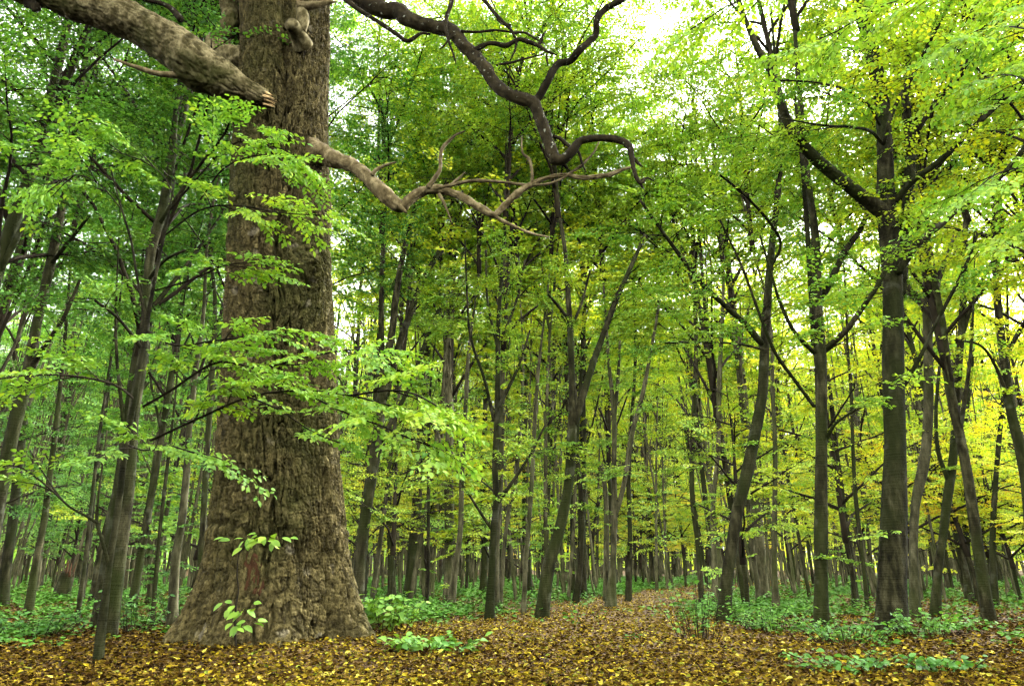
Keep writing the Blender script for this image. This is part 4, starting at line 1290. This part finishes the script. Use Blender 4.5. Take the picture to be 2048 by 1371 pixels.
def seedling(name, label, pts, shoots, leafsize=0.12, autumn_tone=.42, seed=1, cat='sapling'):
    """a thin stem with single leaves; shoots = (px, py, number of leaves, spread)"""
    rng = np.random.default_rng(seed)
    Y = F(*pts[0][:2])
    p0 = at(*pts[0][:2], Y)
    root_p = np.array([p0[0], p0[1], float(ground_h(p0[0], p0[1]))])
    root = empty(name, root_p)
    tag(root, label, cat)
    P = np.array([at(a, b, Y - .0) - root_p for a, b, w in pts])
    P[0, 2] = -.04
    R = np.array([w / 2 * Y / FPX for a, b, w in pts])
    S = smooth_path(np.column_stack([P, R]), 30)
    m = MB()
    tube(m, S[:, :3], S[:, 3], 6)
    m.obj('stem', M_TWIG, root)
    tw = MB()
    for sx, sy, k, dy, wx, wy in shoots:
        c = at(sx, sy, Y + dy) - root_p
        i = int(np.argmin(np.linalg.norm(S[:, :3] - c, axis=1)))
        tube(tw, smooth_path([S[i, :3], (S[i, :3] + c) / 2 + [0, 0, .02], c], 5), np.linspace(.004, .002, 5), 4)
        pos = c + np.column_stack([rng.normal(0, wx, k), rng.normal(0, wx * .7, k), rng.normal(0, wy, k)])
        out = pos - c
        d = unit(out * [1, 1, .3] + np.column_stack([rng.normal(0, .05, k), rng.normal(0, .05, k), rng.normal(-.05, .04, k)]))
        nrm = np.column_stack([rng.normal(0, .3, k), rng.normal(-.6, .3, k), np.ones(k)])
        leaf_objects(root, pos, d, nrm, leafsize * rng.uniform(.7, 1.2, k), np.clip(rng.normal(.45, .25, k), 0, .99), autumn_tone)
    tag(tw.obj('twigs', M_TWIG, root), kind='stuff')


seedling('hornbeam_seedling', 'thin seedling with two tiers of pale leaves in front of the oak foot',
         [(472, 1318, 5), (470, 1260, 4), (472, 1210, 4), (477, 1180, 3), (474, 1150, 3), (477, 1110, 2), (485, 1095, 2)],
         [(500, 1080, 14, -.05, .12, .03), (535, 1080, 14, -.05, .12, .035), (460, 1215, 6, 0, .05, .03), (490, 1222, 7, 0, .06, .04), (470, 1252, 7, -.03, .05, .03), (505, 1240, 3, 0, .05, .02)], seed=3)


def shrub(name, label, px, py, rx, h, nst, nleaf, leafsize, autumn_tone, seed, single=True, mat=M_LEAF, Y=None, tilt=.5, group=None, stemy=0.35):
    rng = np.random.default_rng(seed)
    Y = Y or F(px, py)
    p0 = at(px, py, Y)
    root_p = np.array([p0[0], p0[1], float(ground_h(p0[0], p0[1]))])
    root = empty(name, root_p)
    tag(root, label, 'shrub', group)
    m = MB()
    pos, dr = [], []
    for s in range(nst):
        a, rr_ = rng.uniform(0, 6.28), rx * math.sqrt(rng.random())
        b0 = np.array([math.cos(a) * rr_ * .5, math.sin(a) * rr_ * .35, -.03])
        hh = h * rng.uniform(.5, 1.1)
        tip = b0 + np.array([math.cos(a) * rr_ * .6 + rng.normal(0, .08), math.sin(a) * rr_ * .4 + rng.normal(0, .08), hh])
        S = smooth_path([b0, (b0 + tip) / 2 + [0, 0, hh * .12], tip], 8)
        tube(m, S, np.linspace(.006, .002, 8), 4)
        k = max(2, nleaf // nst)
        for q in range(k):
            t = stemy + (1 - stemy) * (q + rng.random()) / k
            c = S[min(6, int(t * 7))] + rng.normal(0, .02, 3)
            th = rng.uniform(0, 6.28)
            pos.append(c)
            dr.append([math.cos(th), math.sin(th), rng.normal(.0, .3)])
    pos, dr = np.array(pos), np.array(dr)
    n = len(pos)
    nrm = np.column_stack([rng.normal(0, tilt, n), rng.normal(-.15, tilt, n), np.ones(n)])
    sz = leafsize * rng.uniform(.6, 1.25, n)
    rn = np.clip(rng.normal(.5, .22, n), 0, .99)
    tag(m.obj('stems', M_TWIG, root), kind='stuff')
    if single and n <= 300:
        leaf_objects(root, pos, dr, nrm, sz, rn, autumn_tone)
    else:
        mb = MB()
        leaves(mb, pos, dr, nrm, sz, rn)
        o = tag(mb.obj('foliage', mat, root, smooth=False), kind='stuff')
        o.color = (autumn_tone, 0, 0, 1)


shrub('bramble_bush', 'bright green low bush hugging the right foot of the oak', 768, 1283, .55, .60, 34, 290, .125, .36, 11, tilt=.5)
shrub('bramble_bush', 'low green trailing plant on the litter right of the oak bush', 862, 1314, .62, .22, 34, 260, .11, .32, 12, tilt=.4)
shrub('leafy_shrub', 'dark green shrub in front of the tall trunk left of the oak', 268, 1262, .7, .75, 34, 420, .085, .10, 13)
shrub('leafy_shrub', 'dark shrub beneath the leaning trunk at the left edge', 60, 1268, 1.0, .5, 40, 480, .085, .08, 14)
shrub('leafy_shrub', 'spreading green shrub between the lichen-ringed trunk and the oak', 352, 1240, .6, .8, 30, 380, .085, .12, 15)
shrub('leafy_shrub', 'thin-stemmed shrub at the left foot of the bowed hornbeam', 1395, 1280, .55, .85, 26, 260, .07, .22, 16)
shrub('leafy_shrub', 'low green shrub at the foot of the thickest right trunk', 1700, 1292, .75, .38, 40, 380, .075, .18, 17)
shrub('leafy_shrub', 'low green shrub between bowed hornbeam and dark upright hornbeam', 1545, 1262, .8, .45, 36, 360, .075, .2, 18)
shrub('leafy_shrub', 'green shrub just right of the thickest right trunk', 1852, 1275, .6, .45, 30, 300, .075, .2, 19)
shrub('leafy_shrub', 'dark low shrub on the litter at lower right', 1690, 1345, .55, .22, 26, 240, .075, .12, 20)
shrub('leafy_shrub', 'sparse low shrub in the lower right corner', 1890, 1352, .45, .22, 18, 130, .085, .15, 21)


def stump():
    Y = F(120, 1204)
    p0 = at(120, 1204, Y)
    root_p = np.array([p0[0], p0[1], float(ground_h(p0[0], p0[1]))])
    root = empty('tree_stump', root_p)
    tag(root, 'splintered broken stump in the dark wood left of the oak', 'stump')
    s = Y / FPX
    P = np.array([[0, 0, -.1], [.01, 0, .25], [.05, 0, .5], [.08, 0, 50 * s]])
    m = MB()
    S = smooth_path(P, 14)
    tube(m, S, np.linspace(17 * s, 12 * s, 14), 16, .25, 4, 2)
    m.obj('trunk', M_BARK, root)
    rng = np.random.default_rng(9)
    m = MB()
    for k in range(9):
        a = rng.uniform(0, 6.28)
        b = np.array([.08 + 9 * s * math.cos(a), 9 * s * math.sin(a), 44 * s])
        tube(m, np.array([b, b + [0, 0, .15], b + [rng.normal(0, .02), 0, rng.uniform(.2, .5)]]), [.05, .03, .004], 5, .3, 8, k)
    m.obj('splinters', M_REDWOOD, root)


stump()

# ------------------------------------------------------------------ the wood behind: individual trees copied from a few
def gen_trunk(seed, H=16.0, r=0.16, fork=False):
    rng = np.random.default_rng(seed)
    P = [np.array([0, 0, -.15])]
    lean = rng.normal(0, .02, 2)
    bend = rng.normal(0, .018, 2)
    for k in range(1, 11):
        t = k / 10
        P.append(np.array([lean[0] * H * t + bend[0] * H * math.sin(t * 3.1) + rng.normal(0, .03), lean[1] * H * t + bend[1] * H * math.sin(t * 3.1) + rng.normal(0, .03), H * t]))
    P = smooth_path(P, 34)
    m = MB()
    R = r * (1 - 0.72 * np.linspace(0, 1, 34)) * (1 + .3 * np.exp(-np.clip(P[:, 2], 0, 9) / .2))
    tube(m, P, R, 9, .12, 2.5, seed)
    nb = rng.integers(2, 5)
    for b in range(nb):                               # steep stems leaving the trunk low down
        i = int(rng.integers(7, 20))
        a = rng.uniform(0, 6.28)
        L = rng.uniform(3.5, 6.5)
        q = [P[i]]
        e = rng.uniform(.95, 1.25)
        for s in range(5):
            e2 = e + .05 * s
            q.append(q[-1] + L / 5 * np.array([math.cos(e2) * math.cos(a), math.cos(e2) * math.sin(a), math.sin(e2)]))
            a += rng.normal(0, .15)
        tube(m, smooth_path(q, 10), np.linspace(R[i] * rng.uniform(.3, .6), .012, 10), 6, .1, 3, b)
    i = 20
    return m.mesh('trunk', M_BARK), P


TRUNKS = [gen_trunk(500 + k, r=.15 + .02 * (k % 3)) for k in range(8)]
PALE_TRUNKS = []
for me, P in TRUNKS[:4]:
    c = me.copy()
    c.materials.clear()
    c.materials.append(M_PALEBARK)
    PALE_TRUNKS.append((c, P))


def region_label(px, far):
    if px < 440:
        return ('slender dark trunk deep in the shaded wood left of the oak', 'trunks left of the oak') if far else ('slim trunk among the nearer shaded trees left of the oak', 'nearer trunks left of the oak')
    if px < 1080:
        return ('slender straight trunk deep in the wood between oak and path', 'far trunks between oak and path') if far else ('slim trunk in the crowded stand between oak and path', 'trunks between oak and path')
    if px < 1430:
        return ('slender trunk far off beyond the end of the path', 'trunks beyond the path') if far else ('slim trunk in the wood just behind the path bend', 'trunks behind the path bend')
    return ('slender trunk far off against the yellow foliage at right', 'far trunks at right') if far else ('slim trunk among the nearer trees of the right-hand wood', 'nearer trunks at right')


def autumn_and_light_at(px, rng):
    base = np.interp(px, [-200, 400, 800, 1150, 1500, 2100], [.24, .33, .58, .62, .62, .66])  # yellowing by place; also paints shade at left and light in the middle
    if rng.random() < .12:
        base += .16
    return float(np.clip(base + rng.normal(0, .09), .05, .85))


def build_wood():
    rng = np.random.default_rng(88)
    placed = []
    n = 0
    tries = 0
    while n < 240 and tries < 9000:
        tries += 1
        Y = math.sqrt(rng.uniform(17.0 ** 2, 62.0 ** 2))
        px = rng.uniform(-160, 2200)
        if 470 < px < 640:
            continue
        x = (px - 1024) / FPX * Y * CT
        # the path: from the front middle to the bend, then to the right
        if abs(x - np.interp(Y, [0, 16, 20, 30], [1.0, 1.6, 2.6, 8.0])) < np.interp(Y, [0, 18, 24, 32], [3.0, 2.0, 1.4, 0.0]):
            continue
        if any((x - a) ** 2 + (Y - b) ** 2 < 1.3 ** 2 for a, b in placed):
            continue
        placed.append((x, Y))
        far = Y > 34
        k = int(rng.integers(8))
        me, P = TRUNKS[k]
        if rng.random() < .3:
            me, P = PALE_TRUNKS[k % 4]
        root = empty('hornbeam_tree', (x, Y, float(ground_h(x, Y))))
        lab, grp = region_label(px, far)
        root.rotation_euler = (rng.normal(0, .025), rng.normal(0, .025), rng.uniform(0, 6.28))
        s = rng.uniform(.75, 1.2)
        az_ = root.rotation_euler[2]
        tip = (math.cos(az_) * P[14][0] - math.sin(az_) * P[14][1]) / P[14][2] + root.rotation_euler[1]
        looks = 'right-leaning' if tip > .025 else 'left-leaning' if tip < -.025 else 'upright'
        pale = me not in [t_[0] for t_ in TRUNKS]
        lab = looks + (' pale ' if pale else ' dark ') + lab.replace('slender dark', 'slender')
        root.scale = (s, s, s * rng.uniform(.9, 1.1))
        t = link('trunk', me, root)
        w = rng.uniform(.38, .85)
        tag(root, lab.replace('slim ', 'slim ' if w * s < .62 else 'sturdy ').replace('slender ', 'slender ' if w * s < .62 else 'sturdier '), 'tree', grp)
        t.scale = (w, w, 1)
        i = int(rng.integers(11, 17))
        c = P[i].copy()
        c[:2] *= w
        put_crown(root, FAR_CROWNS[int(rng.integers(4))], tuple(c), rng.uniform(.8, 1.1), rng.uniform(0, 6.28), autumn_and_light_at(px, rng))
        n += 1
    # understorey: small leafy trees with low boughs
    n = 0
    while n < 100:
        Y = math.sqrt(rng.uniform(14.5 ** 2, 44.0 ** 2))
        px = rng.uniform(-160, 2200)
        if 440 < px < 690 and Y < 26:
            continue
        x = (px - 1024) / FPX * Y * CT
        if abs(x - np.interp(Y, [0, 16, 20, 30], [1.0, 1.6, 2.6, 8.0])) < np.interp(Y, [0, 18, 24, 32], [3.2, 2.2, 1.6, 0.0]):
            continue
        if Y < 19 and 760 < px < 1420 and rng.random() < .5:
            continue
        root = empty('understorey_tree', (x, Y, float(ground_h(x, Y))))
        reg = ('left of the oak', 'between the oak and the path', 'beyond the path', 'in the right-hand wood')[0 if px < 540 else 1 if px < 1080 else 2 if px < 1430 else 3]
        root.rotation_euler = (0, 0, rng.uniform(0, 6.28))
        s = rng.uniform(.7, 1.15)
        root.scale = (s, s, s)
        z0 = rng.uniform(.9, 2.0)
        au = autumn_and_light_at(px, rng)
        tag(root, ('yellowing' if au > .55 else 'yellow-green' if au > .4 else 'green') + (' distant' if Y > 30 else ' nearer') + (' small' if s < .9 else ' taller') + ' young tree with spreading boughs ' + reg, 'tree', 'young understorey trees ' + reg)
        m = MB()
        tube(m, smooth_path([[0, 0, -.1], [rng.normal(0, .05), 0, z0 * .5], [0, 0, z0 - .2]], 8), np.linspace(.06, .06, 8), 7)
        m.obj('trunk', M_BARK, root)
        put_crown(root, UNDER[int(rng.integers(3))], (0, 0, z0), 1.0, rng.uniform(0, 6.28), au)
        n += 1


build_wood()


def distant_wood():
    """the far wood that reads as one mass"""
    rng = np.random.default_rng(99)
    m = MB()
    tb = MB()
    n = 560
    Y = np.sqrt(rng.uniform(60 ** 2, 130 ** 2, n))
    X = rng.uniform(-.85, .85, n) * Y
    # crowded thin poles between the trees that stand nearer
    q = 1150
    Yq = np.sqrt(rng.uniform(20 ** 2, 60 ** 2, q))
    Xq = rng.uniform(-.82, .82, q) * Yq
    ok = np.abs(Xq - np.interp(Yq, [0, 20, 30, 40], [1.0, 2.6, 8.0, 16.0])) > np.interp(Yq, [0, 24, 34], [2, 1.8, 0])
    Xq, Yq = Xq[ok], Yq[ok]
    q = len(Xq)
    a0 = np.column_stack([Xq, Yq, ground_h(Xq, Yq) - .1])
    lean_ = np.column_stack([rng.normal(0, .7, q), rng.normal(0, .7, q), rng.uniform(9, 15, q)])
    bow = np.column_stack([rng.normal(0, .25, q), rng.normal(0, .25, q), np.zeros(q)])
    rq_ = rng.uniform(.03, .085, q)
    prev = a0
    for st in range(1, 6):
        t_ = st / 5
        nxt = a0 + lean_ * t_ + bow * math.sin(t_ * 3.14)
        segs(tb, prev, nxt, rq_ * (1 - .75 * (t_ - .2)), rq_ * (1 - .75 * t_))
        if st in (2, 3):
            for rep_ in range(2):
                an = rng.uniform(0, 6.28, q)
                e_ = nxt + np.column_stack([np.cos(an), np.sin(an), rng.uniform(1.6, 3.5, q)]) * rng.uniform(.7, 1.3, (q, 1))
                segs(tb, nxt, e_, rq_ * .35, rq_ * .1)
        prev = nxt
    p0 = np.column_stack([X, Y, ground_h(X, Y) - .1])
    p1 = p0 + np.column_stack([rng.normal(0, 1.2, n), rng.normal(0, 1.2, n), rng.uniform(14, 22, n)])
    mid = p0 * .5 + p1 * .5 + np.column_stack([rng.normal(0, .5, n), rng.normal(0, .5, n), np.zeros(n)])
    r = rng.uniform(.10, .24, n)
    segs(tb, p0, mid, r, r * .7)
    segs(tb, mid, p1, r * .7, r * .15)
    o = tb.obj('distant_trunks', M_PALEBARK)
    tag(o, 'far-off mass of tree trunks closing the view', 'wood', kind='stuff')
    k = 330
    cl = np.repeat(np.arange(n), k)
    t = rng.beta(0.95, 1.3, n * k)
    ctr = p0[cl] + (p1[cl] - p0[cl]) * (0.02 + 1.05 * t)[:, None]
    off = rng.normal(0, 1, (n * k, 3)) * [1.5, 1.5, .7]
    pos = ctr + off
    pos[:, 2] = np.maximum(pos[:, 2], ground_h(pos[:, 0], pos[:, 1]) + .3)
    a = rng.uniform(0, 6.28, n * k)
    leaves(m, pos, np.column_stack([np.cos(a), np.sin(a), rng.normal(0, .3, n * k)]), np.column_stack([rng.normal(0, .5, n * k), rng.normal(0, .5, n * k), np.ones(n * k)]),
           rng.uniform(.35, .65, n * k), np.clip(.5 + .9 * X[cl] / Y[cl] + rng.normal(0, .2, n * k), 0, 1), width=1.2)
    o = m.obj('distant_foliage', M_LEAF, smooth=False)
    o.color = (.55, 0, 0, 1)
    tag(o, 'far-off yellow-green foliage closing the view between the trunks', 'foliage', kind='stuff')


distant_wood()


# trees at the sides of the frame whose crowns hang into it
def flank():
    rng = np.random.default_rng(17)
    spots = [(-9.5, 11.0, .22, 'left edge, behind the leaning dark trunk'), (-11.5, 14.0, .2, 'x'), (-7.4, 13.2, .24, 'x'), (10.8, 11.5, .66, 'x'), (13.0, 15.0, .66, 'x'), (-6.4, 15.5, .24, 'x'), (9.6, 14.8, .58, 'x'), (6.1, 19.0, .52, 'x'), (6.9, 24.5, .55, 'x'), (2.0, 23.5, .6, 'x'), (4.0, 28.0, .62, 'x')]  # low leaf tones on the left trees paint shade into their crowns
    labs = ['trunk outside the left edge whose leafy crown hangs into the upper left corner', 'tall tree at the left edge behind the leaning dark trunk', 'tall tree rising between the two big trunks left of the oak',
            'tree outside the right edge whose leafy crown hangs into the upper right corner', 'tall yellowing tree at the right edge behind the dark leaning trunk', 'tall green tree half hidden close left of the oak', 'yellow-green tree rising behind the curved right-hand trunk',
            'full-crowned tree behind the bowed hornbeam, filling the upper middle', 'green-crowned tree behind the thin stems left of the bowed hornbeam', 'yellowing slim tree left of where the path bends out of sight', 'yellow-crowned slim tree straight beyond the bend of the path']
    for (x, Y, au, _), lab in zip(spots, labs):
        me, P = TRUNKS[int(rng.integers(8))]
        root = empty('hornbeam_tree', (x, Y, float(ground_h(x, Y))))
        tag(root, lab, 'tree')
        root.rotation_euler = (0, 0, rng.uniform(0, 6.28))
        t = link('trunk', me, root)
        w = .55 if Y > 16 else .8
        t.scale = (w, w, 1)
        c = P[11].copy()
        c[:2] *= w
        put_crown(root, CROWNS[int(rng.integers(4))], tuple(c), 1.1, rng.uniform(0, 6.28), au)


flank()

# ------------------------------------------------------------------ ground cover and fallen leaves
def path_dist(x, y):
    c = np.interp(y, [0, 12, 16, 20, 30, 40], [0.6, 1.0, 1.7, 3.0, 8.0, 16.0])
    w = np.interp(y, [0, 9, 13, 17, 22, 30], [4.6, 4.0, 2.6, 2.0, 1.8, 1.6])
    return np.abs(x - c) / w


def herbs():
    rng = np.random.default_rng(31)
    n = 30000
    y = np.sqrt(rng.uniform(8.5 ** 2, 46.0 ** 2, n))
    x = rng.uniform(-.86, .86, n) * y
    d = path_dist(x, y)
    den = sstep(.85, 1.35, d) * (0.15 + .85 * sstep(-.15, .25, fbm(x * .35, y * .35, seed=61)))
    den = np.maximum(den, .03)
    den *= sstep(9.2, 11.5, y) * 0.9 + .1
    den *= 1 - np.exp(-((np.hypot(x + 3.35, y - 9.6)) / 1.5) ** 4)
    ok = rng.random(n) < den
    x, y = x[ok], y[ok]
    n = len(x)
    k = 10
    c = np.repeat(np.arange(n), k)
    h = rng.uniform(.06, .30, n) * sstep(8, 14, y) + .03
    a = rng.uniform(0, 6.28, n * k)
    rad = rng.uniform(.01, .13, n * k)
    z = ground_h(x, y)
    pos = np.column_stack([x[c] + rad * np.cos(a), y[c] + rad * np.sin(a), z[c] + h[c] * rng.uniform(.25, 1, n * k)])
    m = MB()
    leaves(m, pos, np.column_stack([np.cos(a), np.sin(a), rng.normal(.05, .25, n * k)]), np.column_stack([rng.normal(0, .35, n * k), rng.normal(-.1, .35, n * k), np.ones(n * k)]),
           rng.uniform(.05, .10, n * k) * (1 + .012 * y[c]), np.clip(rng.normal(.5, .2, n * k), 0, 1), width=1.25)
    p0 = np.column_stack([x, y, z - .01])
    segs(m, p0, p0 + np.column_stack([rng.normal(0, .03, n), rng.normal(0, .03, n), h * .8]), np.full(n, .004), np.full(n, .002))
    o = m.obj('ground_cover', M_HERB, smooth=False)
    o.color = (.38, 0, 0, 1)
    tag(o, 'carpet of small green herbs beside the leafy path', 'herbs', kind='stuff')


herbs()


def litter():
    rng = np.random.default_rng(41)
    m = MB()
    n = 170000
    u = rng.random(n)
    y = 6.2 + (44 - 6.2) * u ** 1.75
    x = rng.uniform(-.84, .84, n) * y
    a = rng.uniform(0, 6.28, n)
    tilt = rng.normal(0, .6, (n, 2))
    d = path_dist(x, y)
    rnd = rng.beta(1.7, 1.9, n) + .10 * (d < 1) * rng.random(n) + .07 * np.clip((y - 11) / 8, 0, 1) - .10 * sstep(1.0, 2.0, d) + .12 * fbm(x * .5, y * .5, octv=3, seed=71) + .05 * (d < 1)
    z = ground_h(x, y) + rng.uniform(.0, .05, n)
    leaves(m, np.column_stack([x, y, z]), np.column_stack([np.cos(a), np.sin(a), rng.normal(.05, .2, n)]), np.column_stack([tilt, np.ones(n)]),
           rng.uniform(.026, .060, n) * (1 + .014 * y), np.clip(rnd, 0, 1), tpl=LEAF_DRY, width=1.15)
    o = m.obj('leaf_litter', M_LITTER, smooth=False)
    tag(o, 'thick brown and yellow leaf litter covering the path', 'leaf litter', kind='stuff')
    # the bright leaves one can pick out in the foreground
    mes = []
    for k in range(4):
        mb = MB()
        leaves(mb, [[0, 0, 0]], [[1, 0, 0]], [[0, 0, 1]], [1.0], np.array([(.86, .92, .995, .95)[k]]), tpl=LEAF_DRY if k < 2 else LEAF_FINE, width=1.1 + .1 * k)
        mes.append(mb.mesh('fallen_leaf', M_LITTER, smooth=True))
    for k in range(170):
        y = 6.9 + 5.0 * rng.random() ** 1.3
        x = rng.uniform(-.80, .80) * y
        if math.hypot(x + 3.35, y - 10.1) < 1.75:
            continue
        o = link('fallen_leaf', mes[int(rng.integers(4))])
        s = rng.uniform(.07, .12)
        o.scale = (s, s, s)
        o.location = (x, y, float(ground_h(x, y)) + .03)
        o.rotation_euler = (rng.normal(0, .3), rng.normal(0, .3), rng.uniform(0, 6.28))
        side = 'left' if x < -1.2 else 'right' if x > 3.2 else 'middle'
        tag(o, {'left': 'bright yellow fallen leaf on the litter in front of the oak', 'right': 'bright yellow fallen leaf on the litter at the lower right',
                'middle': 'bright yellow fallen leaf on the path in the middle foreground'}[side], 'leaf', 'bright fallen leaves ' + side)


litter()
